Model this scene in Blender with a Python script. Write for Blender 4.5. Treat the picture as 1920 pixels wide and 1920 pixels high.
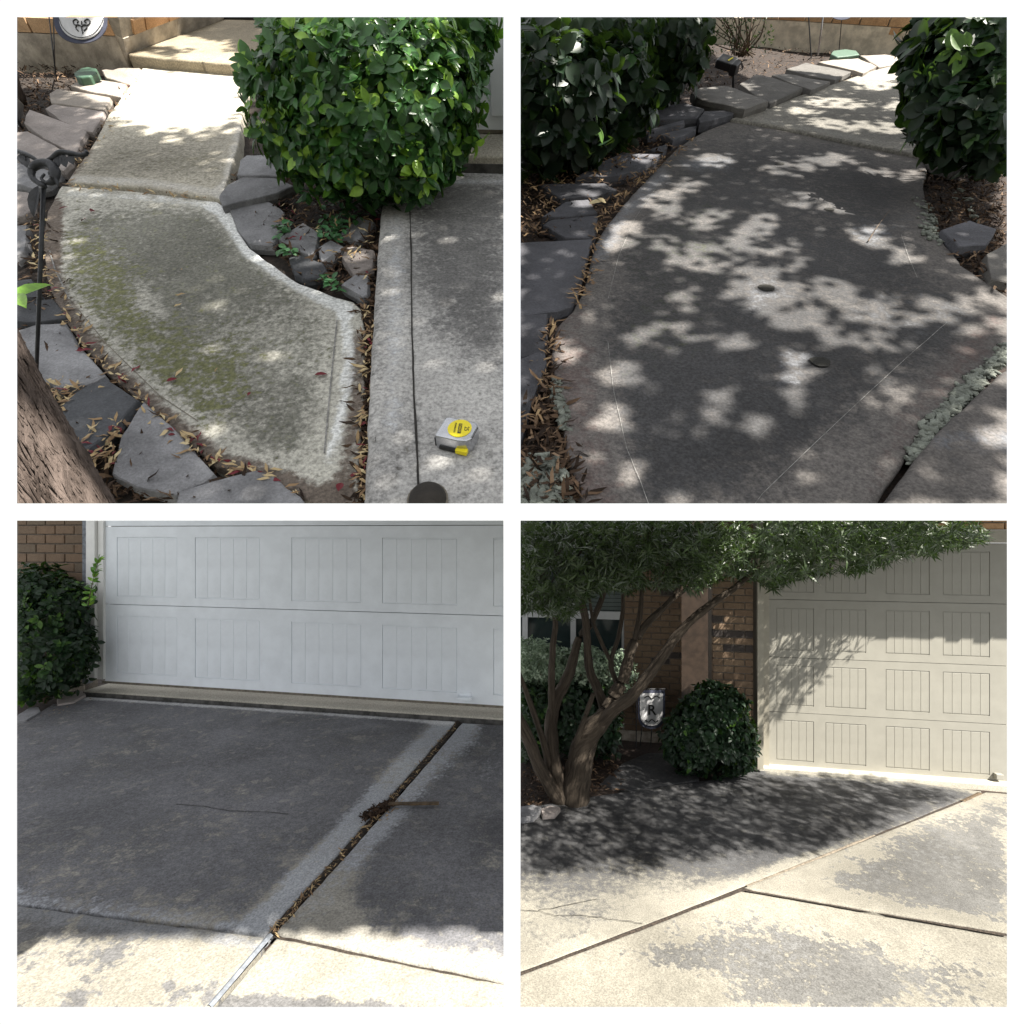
import bpy, bmesh, math, random
import numpy as np
from mathutils import Vector, Matrix, noise as mnoise

for o in list(bpy.data.objects): bpy.data.objects.remove(o, do_unlink=True)
random.seed(7); rng = np.random.default_rng(11)
SC = bpy.context.scene; COL = SC.collection

# ------------------------------------------------------------------ camera
F = 1019.0; PX = 960.0; PY = 1000.0          # focal length and horizon, in photo pixels (1920 x 1920)
CZ = 2.43
CAM = np.array([0.0, 0.0, CZ])
cd = bpy.data.cameras.new('camera'); cam = bpy.data.objects.new('camera', cd); COL.objects.link(cam)
cam.location = CAM; cam.rotation_euler = (math.pi/2, 0, 0)
cd.sensor_width = 36; cd.lens = 36*F/1920; cd.shift_y = (PY-960)/1920
cd.clip_start = 0.05; cd.clip_end = 2000
SC.camera = cam
SC.render.resolution_x = 1024; SC.render.resolution_y = 1024

# ------------------------------------------------------------------ sky, sun, exposure
SUN = np.array([0.45, -0.45, 0.77]); SUN /= np.linalg.norm(SUN)
w = bpy.data.worlds.new('World'); SC.world = w; w.use_nodes = True
nt = w.node_tree; nt.nodes.clear()
out = nt.nodes.new('ShaderNodeOutputWorld'); add = nt.nodes.new('ShaderNodeAddShader')
sky = nt.nodes.new('ShaderNodeTexSky'); sky.sky_type = 'NISHITA'; sky.sun_disc = False
sky.sun_elevation = math.asin(SUN[2]); sky.sun_rotation = math.atan2(SUN[0], SUN[1])
b1 = nt.nodes.new('ShaderNodeBackground'); b1.inputs['Strength'].default_value = 0.008
b2 = nt.nodes.new('ShaderNodeBackground'); b2.inputs['Color'].default_value = (1, 1, 1, 1); b2.inputs['Strength'].default_value = 0.292   # bright white haze
nt.links.new(sky.outputs[0], b1.inputs['Color']); nt.links.new(b1.outputs[0], add.inputs[0]); nt.links.new(b2.outputs[0], add.inputs[1])
nt.links.new(add.outputs[0], out.inputs['Surface'])
sd = bpy.data.lights.new('sun', 'SUN'); sd.energy = 5.0; sd.angle = math.radians(0.53); sd.color = (1.0, 0.95, 0.86)
so = bpy.data.objects.new('sun', sd); COL.objects.link(so); so.location = (6, -6, 14)
so.rotation_euler = Vector(SUN).to_track_quat('Z', 'Y').to_euler()
SC.view_settings.view_transform = 'Standard'; SC.view_settings.look = 'None'; SC.view_settings.gamma = 1
SC.view_settings.use_curve_mapping = False; SC.view_settings.exposure = 1.8

# ------------------------------------------------------------------ geometry helpers
def ray(px, py): return np.array([(px-PX)/F, 1.0, (PY-py)/F])
def proj(P):
    P = np.asarray(P, float).reshape(-1, 3) - CAM
    y = np.maximum(P[:, 1], 1e-3)
    return PX + P[:, 0]/y*F, PY - P[:, 2]/y*F
def nrm(v): v = np.asarray(v, float); return v/np.linalg.norm(v)

class Plane:
    """ground plane of one place: horizon row yh, height H of the eye above it"""
    def __init__(self, yh, H, up=None):
        t = math.atan((PY-yh)/F)
        self.n = np.array([0, -math.sin(t), math.cos(t)]); self.H = H
        self.ex = np.array([1.0, 0, 0]); self.ey = np.cross(self.n, self.ex)
        self.o = CAM - self.n*H
        self.up = self.n if up is None else nrm(-ray(*up))
    def at(self, px, py, h=0.0):
        d = ray(px, py); t = (h-self.H)/np.dot(self.n, d)
        return CAM + d*t
    def uv(self, P): q = np.asarray(P)-self.o; return np.array([q@self.ex, q@self.ey]).T
    def pt(self, u, v, h=0.0): return self.o + u*self.ex + v*self.ey + h*self.n
TL = Plane(-300, 0.80, (488, 1660)); TR = Plane(-150, 0.72, (1432, 2115))
BL = Plane(PY, 1.31); BR = Plane(PY, CZ)
RECT = {'TL': (32, 32, 944, 944), 'TR': (976, 32, 1888, 944), 'BL': (32, 976, 944, 1888), 'BR': (976, 976, 1888, 1888)}

def bisect_all(bm, rect, origin, fill):
    x0, y0, x1, y1 = rect
    kx0, kx1 = (x0-PX)/F, (x1-PX)/F; kz0, kz1 = (PY-y0)/F, (PY-y1)/F
    co = Vector(CAM-origin)
    for no in ((-1, kx0, 0), (1, -kx1, 0), (0, -kz0, 1), (0, kz1, -1)):
        g = bm.verts[:]+bm.edges[:]+bm.faces[:]
        if not g: return
        r = bmesh.ops.bisect_plane(bm, geom=g, plane_co=co, plane_no=Vector(no), clear_outer=True, dist=1e-5)
        if fill:
            ed = [e for e in r['geom_cut'] if isinstance(e, bmesh.types.BMEdge) and e.is_boundary]
            if ed:
                try: bmesh.ops.holes_fill(bm, edges=ed, sides=0)
                except Exception: pass

def finish(o, label=None, cat=None, group=None, kind=None):
    if label: o['label'] = label
    if cat: o['category'] = cat
    if group: o['group'] = group
    if kind: o['kind'] = kind
    return o
def empty(name, loc, label=None, cat=None, group=None, kind=None):
    o = bpy.data.objects.new(name, None); COL.objects.link(o); o.location = tuple(loc); o.empty_display_size = 0.05
    return finish(o, label, cat, group, kind)
def link_obj(name, me, parent, origin):
    o = bpy.data.objects.new(name, me); COL.objects.link(o)
    if parent is not None:
        o.parent = parent
        q = parent; base = np.zeros(3)
        while q is not None: base = base+np.array(q.location); q = q.parent
        o.location = tuple(np.asarray(origin)-base)
    else: o.location = tuple(origin)
    return o
def mesh(name, V, Fc, mat, parent=None, origin=None, clip=None, fill=False, smooth=False, attrs=None, colors=None, uv=None, tag=None, mats=None, mi=None):
    """one mesh object from world-space vertices; clip trims it to where its place ends"""
    V = np.asarray(V, float).reshape(-1, 3)
    if origin is None:
        origin = V.mean(axis=0) if len(V) else np.zeros(3)
    me = bpy.data.meshes.new(name)
    me.from_pydata((V-origin).tolist(), [], Fc if isinstance(Fc, list) else Fc.tolist())
    if attrs:
        for k, a in attrs.items():
            at = me.attributes.new(k, 'FLOAT', 'POINT'); at.data.foreach_set('value', np.asarray(a, np.float32))
    if colors is not None:
        at = me.attributes.new('stain', 'FLOAT_COLOR', 'POINT'); at.data.foreach_set('color', np.asarray(colors, np.float32).ravel())
    if uv is not None:
        at = me.attributes.new('tube', 'FLOAT_VECTOR', 'POINT'); at.data.foreach_set('vector', np.asarray(uv, np.float32).ravel())
    for m in (mats or [mat]): me.materials.append(m)
    if mi is not None: me.polygons.foreach_set('material_index', np.asarray(mi, np.int32))
    if clip is not None:
        px, py = proj(V); x0, y0, x1, y1 = RECT[clip]
        if (px < x0).any() or (px > x1).any() or (py < y0).any() or (py > y1).any():
            bm = bmesh.new(); bm.from_mesh(me); bisect_all(bm, RECT[clip], origin, fill)
            if fill: bmesh.ops.recalc_face_normals(bm, faces=bm.faces[:])
            bm.to_mesh(me); bm.free()
    if smooth: me.polygons.foreach_set('use_smooth', [True]*len(me.polygons))
    me.update()
    o = link_obj(name, me, parent, origin)
    if tag: finish(o, **tag)
    return o

def box_vf(c, ax, ay, az):
    """box centred at c with half axes ax, ay, az"""
    c, ax, ay, az = [np.asarray(k, float) for k in (c, ax, ay, az)]
    V = [c+sx*ax+sy*ay+sz*az for sz in (-1, 1) for sx, sy in ((-1, -1), (1, -1), (1, 1), (-1, 1))]
    Fc = [[3, 2, 1, 0], [4, 5, 6, 7], [0, 1, 5, 4], [1, 2, 6, 5], [2, 3, 7, 6], [3, 0, 4, 7]]
    return V, Fc
def joinvf(parts):
    V = []; Fc = []
    for v, f in parts:
        n = len(V); V += [np.asarray(k, float) for k in v]; Fc += [[i+n for i in q] for q in f]
    return V, Fc
def bevel_mesh(o, wdt, seg=2):
    bm = bmesh.new(); bm.from_mesh(o.data)
    bmesh.ops.remove_doubles(bm, verts=bm.verts[:], dist=1e-6)
    bmesh.ops.bevel(bm, geom=bm.edges[:], offset=wdt, segments=seg, affect='EDGES', profile=0.5, clamp_overlap=True)
    bm.to_mesh(o.data); bm.free(); return o

def tube_vf(pts, rad, seg=8, jit=0.0, cap=True):
    pts = [np.asarray(p, float) for p in pts]
    if np.isscalar(rad): rad = [rad]*len(pts)
    V = []; UV = []; Fc = []; L = 0; ref = np.array([0.31, 0.2, 0.93])
    for i, p in enumerate(pts):
        t = nrm(pts[min(i+1, len(pts)-1)]-pts[max(i-1, 0)])
        a = nrm(np.cross(t, ref)) if abs(t@nrm(ref)) < 0.97 else nrm(np.cross(t, [1, 0, 0]))
        b = np.cross(t, a)
        if i: L += np.linalg.norm(p-pts[i-1])
        for k in range(seg):
            an = 2*math.pi*k/seg
            r = rad[i]*(1+jit*mnoise.noise(Vector((math.cos(an)*2+i*.37, math.sin(an)*2, L*6))))
            V.append(p+r*(math.cos(an)*a+math.sin(an)*b)); UV.append((math.cos(an)*rad[i], math.sin(an)*rad[i], L))
    for i in range(len(pts)-1):
        for k in range(seg):
            k2 = (k+1) % seg
            Fc.append([i*seg+k, i*seg+k2, (i+1)*seg+k2, (i+1)*seg+k])
    if cap:
        Fc.append([k for k in range(seg)][::-1]); Fc.append([(len(pts)-1)*seg+k for k in range(seg)])
    return V, Fc, UV
def spline(pts, n):
    """Catmull-Rom through points"""
    P = [np.asarray(p, float) for p in pts]; P = [2*P[0]-P[1]]+P+[2*P[-1]-P[-2]]
    R = []
    for i in range(1, len(P)-2):
        for j in range(n):
            t = j/n; a, b, c, d = P[i-1:i+3]
            R.append(.5*((2*b)+(c-a)*t+(2*a-5*b+4*c-d)*t*t+(3*b-a-3*c+d)*t**3))
    R.append(P[-2]); return R
def resample_r(r, n):
    x = np.linspace(0, 1, len(r)); return np.interp(np.linspace(0, 1, n), x, r)

# ---- masks in photo pixels, used only to lay out stains and scatter areas on the ground
def seg_dist(px, py, pts, closed=False):
    d = np.full(px.shape, 1e9); n = len(pts)
    for i in range(n if closed else n-1):
        ax, ay = pts[i]; bx, by = pts[(i+1) % n]; vx, vy = bx-ax, by-ay
        t = np.clip(((px-ax)*vx+(py-ay)*vy)/(vx*vx+vy*vy+1e-9), 0, 1)
        d = np.minimum(d, np.hypot(px-ax-t*vx, py-ay-t*vy))
    return d
def inside(px, py, poly):
    r = np.zeros(px.shape, bool); n = len(poly)
    for i in range(n):
        ax, ay = poly[i]; bx, by = poly[(i+1) % n]
        c = ((ay > py) != (by > py)) & (px < (bx-ax)*(py-ay)/((by-ay) if by != ay else 1e-9)+ax)
        r ^= c
    return r
def pm(px, py, poly, soft=10):
    d = seg_dist(px, py, poly, True); s = np.where(inside(px, py, poly), d, -d)
    t = np.clip(s/soft*.5+.5, 0, 1); return t*t*(3-2*t)
def lm(px, py, pts, wd, soft=6):
    d = seg_dist(px, py, pts); t = np.clip((wd-d)/soft*.5+.5, 0, 1); return t*t*(3-2*t)
def sample_poly(poly, n):
    a = np.array(poly); R = []
    lo, hi = a.min(0), a.max(0)
    while len(R) < n:
        q = lo+rng.random((n*3, 2))*(hi-lo); R += q[inside(q[:, 0], q[:, 1], poly)].tolist()
    return np.array(R[:n])

# ------------------------------------------------------------------ materials
MATS = {}
def new_mat(name):
    m = bpy.data.materials.new(name); m.use_nodes = True; nt = m.node_tree; nt.nodes.clear()
    o = nt.nodes.new('ShaderNodeOutputMaterial'); b = nt.nodes.new('ShaderNodeBsdfPrincipled'); nt.links.new(b.outputs[0], o.inputs[0])
    MATS[name] = m; return m, nt, b
class N:
    """tiny node-building helper"""
    def __init__(s, nt): s.nt = nt
    def new(s, t, **kw):
        n = s.nt.nodes.new(t)
        for k, v in kw.items(): setattr(n, k, v)
        return n
    def put(s, sock, v):
        if hasattr(v, 'is_linked') or isinstance(v, bpy.types.NodeSocket): s.nt.links.new(v, sock)
        elif isinstance(v, (tuple, list)): sock.default_value = tuple(v) if len(v) != 3 or sock.type != 'RGBA' else (*v, 1)
        else: sock.default_value = v
    def noise(s, vec, scale, detail=4, rough=.6, dist=0):
        n = s.new('ShaderNodeTexNoise'); s.put(n.inputs['Vector'], vec); n.inputs['Scale'].default_value = scale
        n.inputs['Detail'].default_value = detail; n.inputs['Roughness'].default_value = rough; n.inputs['Distortion'].default_value = dist
        return n.outputs['Fac']
    def math(s, op, a, b=0.0, c=None):
        n = s.new('ShaderNodeMath', operation=op); s.put(n.inputs[0], a); s.put(n.inputs[1], b)
        if c is not None: s.put(n.inputs[2], c)
        return n.outputs[0]
    def ramp(s, v, a, b, lo=0.0, hi=1.0):
        n = s.new('ShaderNodeMapRange', interpolation_type='SMOOTHSTEP'); s.put(n.inputs[0], v)
        n.inputs[1].default_value = a; n.inputs[2].default_value = b; n.inputs[3].default_value = lo; n.inputs[4].default_value = hi
        return n.outputs[0]
    def mix(s, f, a, b, mode='MIX'):
        n = s.new('ShaderNodeMix', data_type='RGBA', blend_type=mode); s.put(n.inputs[0], f); s.put(n.inputs[6], a); s.put(n.inputs[7], b)
        return n.outputs[2]
    def obj(s): return s.new('ShaderNodeTexCoord').outputs['Object']
    def attr(s, name): return s.new('ShaderNodeAttribute', attribute_name=name)
    def bump(s, h, strength, dist, bsdf, chain=None):
        n = s.new('ShaderNodeBump'); n.inputs['Strength'].default_value = strength; n.inputs['Distance'].default_value = dist
        s.put(n.inputs['Height'], h)
        if chain is not None: s.nt.links.new(chain, n.inputs['Normal'])
        s.nt.links.new(n.outputs[0], bsdf.inputs['Normal']); return n.outputs[0]

def simple(name, col, rough=.6, var=.25, scale=20, metal=0, bump=0, spec=.5, bscale=60):
    m, nt, b = new_mat(name); k = N(nt); c = k.obj()
    n1 = k.noise(c, scale, 5); f = k.ramp(n1, .3, .7, 1-var, 1+var)
    mul = k.mix(1.0, col, (1, 1, 1), 'MULTIPLY'); nt.links.new(f, mul.node.inputs[7]); nt.links.new(mul, b.inputs['Base Color'])
    b.inputs['Roughness'].default_value = rough; b.inputs['Metallic'].default_value = metal; b.inputs['Specular IOR Level'].default_value = spec
    if bump: k.bump(k.noise(c, bscale, 6), bump, .01, b)
    return m

def concrete(name, light, dark, moss, brown, pale, crisp=.10, a1=.5, a2=.55, s1=2.2, s2=9.0, grain=.35, gscale=140, speck=.5, spots=.3, smudge=.25):
    """stained concrete. vertex colour: R dark film, G moss, B brown soil stain, A chalky wear"""
    m, nt, b = new_mat(name); k = N(nt); c = k.obj(); at = k.attr('stain')
    sp = k.new('ShaderNodeSeparateColor'); nt.links.new(at.outputs['Color'], sp.inputs[0])
    n1 = k.noise(c, s1, 5, .62, .4); n2 = k.noise(c, s2, 7, .68, .3); n3 = k.noise(c, gscale, 3, .7); n4 = k.noise(c, s2*4.5, 4, .7)
    nz = k.math('ADD', k.math('MULTIPLY', k.math('SUBTRACT', n1, .5), a1*2), k.math('MULTIPLY', k.math('SUBTRACT', n2, .5), a2*2))
    fine = k.math('MULTIPLY', k.math('SUBTRACT', n4, .5), speck*2)
    nzf = k.math('ADD', nz, fine)
    fd = k.ramp(k.math('ADD', sp.outputs[0], nzf), .5-crisp, .5+crisp)
    lv = k.mix(k.ramp(n2, .25, .75), [x*.82 for x in light], [min(1, x*1.12) for x in light])
    dv = k.mix(k.ramp(k.math('ADD', k.math('MULTIPLY', n1, .5), k.math('MULTIPLY', n4, .5)), .3, .7), [x*.68 for x in dark], [x*1.4 for x in dark])
    col = k.mix(fd, lv, dv)
    n5 = k.noise(c, .9, 3, .5); n6 = k.noise(c, s2*.9, 5, .6, 1.2); n7 = k.noise(c, 300, 2, .5)
    col = k.mix(k.ramp(n6, .54, .74, 0, smudge), col, k.mix(.55, dark, light))
    # rounded pale spots where the film has flaked off
    vo = k.new('ShaderNodeTexVoronoi'); vo.inputs['Scale'].default_value = 16; vo.inputs['Randomness'].default_value = 1
    wob = k.new('ShaderNodeVectorMath', operation='ADD'); wn = k.new('ShaderNodeTexNoise'); wn.inputs['Scale'].default_value = 22
    nt.links.new(c, wn.inputs['Vector']); scv = k.new('ShaderNodeVectorMath', operation='SCALE'); nt.links.new(wn.outputs['Color'], scv.inputs[0]); scv.inputs['Scale'].default_value = .09
    nt.links.new(c, wob.inputs[0]); nt.links.new(scv.outputs[0], wob.inputs[1]); nt.links.new(wob.outputs[0], vo.inputs['Vector'])
    sv = k.new('ShaderNodeSeparateColor'); nt.links.new(vo.outputs['Color'], sv.inputs[0])
    spotr = k.math('MULTIPLY', k.ramp(sv.outputs[0], .72, 1.0), .42)
    sf = k.ramp(k.math('SUBTRACT', spotr, vo.outputs['Distance']), -.03, .06, 0, spots)
    col = k.mix(sf, col, k.mix(.45, light, dark))
    col = k.mix(k.ramp(k.math('ADD', sp.outputs[1], k.math('ADD', nz, k.math('MULTIPLY', fine, 1.6))), .3, .85, 0, .9), col, moss)
    col = k.mix(k.ramp(k.math('ADD', sp.outputs[2], k.math('MULTIPLY', nzf, .7)), .3, .8, 0, .9), col, brown)
    col = k.mix(k.ramp(k.math('ADD', at.outputs['Alpha'], k.math('MULTIPLY', nzf, .6)), .35, .85, 0, .85), col, pale)
    g = k.math('MULTIPLY', k.math('MULTIPLY', k.ramp(n3, .25, .75, 1-grain, 1+grain), k.ramp(n5, .3, .7, .80, 1.2)), k.ramp(n7, .66, .74, 1.0, .62))
    mul = k.mix(1.0, col, (1, 1, 1), 'MULTIPLY'); nt.links.new(g, mul.node.inputs[7]); nt.links.new(mul, b.inputs['Base Color'])
    b.inputs['Roughness'].default_value = .9; b.inputs['Specular IOR Level'].default_value = .25
    h1 = k.bump(n3, .35, .004, b); k.bump(n2, .3, .012, b, h1)
    return m

def leafmat(name, cols, rough=.38, transl=.25, spec=.5, sheen=0):
    """cols: list of (position, rgb) over the per-leaf attribute tint"""
    m, nt, b = new_mat(name); k = N(nt); at = k.attr('tint')
    r = k.new('ShaderNodeValToRGB'); nt.links.new(at.outputs['Fac'], r.inputs[0])
    e = r.color_ramp.elements
    while len(e) < len(cols): e.new(.5)
    for i, (p, c) in enumerate(cols): e[i].position = p; e[i].color = (*c, 1)
    n = k.noise(k.obj(), 60, 3); f = k.ramp(n, .3, .7, .8, 1.2)
    mul = k.mix(1.0, r.outputs[0], (1, 1, 1), 'MULTIPLY'); nt.links.new(f, mul.node.inputs[7]); nt.links.new(mul, b.inputs['Base Color'])
    b.inputs['Roughness'].default_value = rough; b.inputs['Specular IOR Level'].default_value = spec
    if transl:
        t = k.new('ShaderNodeBsdfTranslucent'); nt.links.new(k.mix(.6, mul, (.12, .22, .02)), t.inputs['Color'])
        mx = k.new('ShaderNodeMixShader'); mx.inputs[0].default_value = transl
        nt.links.new(b.outputs[0], mx.inputs[1]); nt.links.new(t.outputs[0], mx.inputs[2])
        o = [x for x in nt.nodes if x.type == 'OUTPUT_MATERIAL'][0]; nt.links.new(mx.outputs[0], o.inputs[0])
    return m

def barkmat(name, c1, c2, fib=1.0, scale=30):
    m, nt, b = new_mat(name); k = N(nt); at = k.attr('tube')
    mp = k.new('ShaderNodeMapping'); nt.links.new(at.outputs['Vector'], mp.inputs[0]); mp.inputs['Scale'].default_value = (1, 1, .12*fib if fib < 1 else .08)
    n1 = k.noise(mp.outputs[0], scale*2.2, 7, .72, .6); n2 = k.noise(k.obj(), 7, 4)
    col = k.mix(k.ramp(n1, .32, .68), c1, c2); col = k.mix(k.ramp(n2, .35, .7, 0, .5), col, [x*.55 for x in c2])
    nt.links.new(col, b.inputs['Base Color']); b.inputs['Roughness'].default_value = .92; b.inputs['Specular IOR Level'].default_value = .2
    k.bump(n1, .9, .012, b); return m

def stonemat(name, col, var=.3):
    m, nt, b = new_mat(name); k = N(nt); c = k.obj(); oi = k.new('ShaderNodeObjectInfo')
    rnd = k.math('MULTIPLY', oi.outputs['Random'], 20)
    vv = k.new('ShaderNodeVectorMath', operation='ADD'); nt.links.new(c, vv.inputs[0]); nt.links.new(rnd, vv.inputs[1])
    n1 = k.noise(vv.outputs[0], 5, 5, .6, .5); n2 = k.noise(vv.outputs[0], 26, 7, .7); n3 = k.noise(vv.outputs[0], 170, 3, .7)
    col2 = k.mix(k.ramp(n1, .3, .7), [x*(1-var) for x in col], [x*(1+var) for x in col])
    col2 = k.mix(k.ramp(n2, .55, .75, 0, .55), col2, [min(1, x*1.7+.02) for x in col])
    tone = k.ramp(oi.outputs['Random'], 0, 1, .8, 1.2)
    g = k.math('MULTIPLY', k.ramp(n3, .25, .75, .8, 1.2), tone)
    mul = k.mix(1.0, col2, (1, 1, 1), 'MULTIPLY'); nt.links.new(g, mul.node.inputs[7]); nt.links.new(mul, b.inputs['Base Color'])
    b.inputs['Roughness'].default_value = .82; b.inputs['Specular IOR Level'].default_value = .35
    h = k.bump(n3, .3, .003, b); k.bump(n2, .45, .012, b, h); return m

def brickmat(name, c1, c2):
    m, nt, b = new_mat(name); k = N(nt); c = k.obj(); oi = k.new('ShaderNodeObjectInfo')
    vv = k.new('ShaderNodeVectorMath', operation='ADD'); nt.links.new(c, vv.inputs[0]); nt.links.new(k.math('MULTIPLY', oi.outputs['Random'], 30), vv.inputs[1])
    n1 = k.noise(vv.outputs[0], 18, 6, .7); n3 = k.noise(vv.outputs[0], 150, 3)
    col = k.mix(oi.outputs['Random'], c1, c2); col = k.mix(k.ramp(n1, .35, .75, 0, .5), col, [x*.55 for x in c1])
    mul = k.mix(1.0, col, (1, 1, 1), 'MULTIPLY'); nt.links.new(k.ramp(n3, .2, .8, .75, 1.25), mul.node.inputs[7]); nt.links.new(mul, b.inputs['Base Color'])
    b.inputs['Roughness'].default_value = .9; k.bump(n1, .5, .006, b); return m

def litmat(name, cols, rough=.7):
    m, nt, b = new_mat(name); k = N(nt); at = k.attr('tint')
    r = k.new('ShaderNodeValToRGB'); nt.links.new(at.outputs['Fac'], r.inputs[0]); e = r.color_ramp.elements; r.color_ramp.interpolation = 'LINEAR'
    while len(e) < len(cols): e.new(.5)
    for i, (p, c) in enumerate(cols): e[i].position = p; e[i].color = (*c, 1)
    nt.links.new(r.outputs[0], b.inputs['Base Color']); b.inputs['Roughness'].default_value = rough; b.inputs['Specular IOR Level'].default_value = .3
    return m

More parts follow.
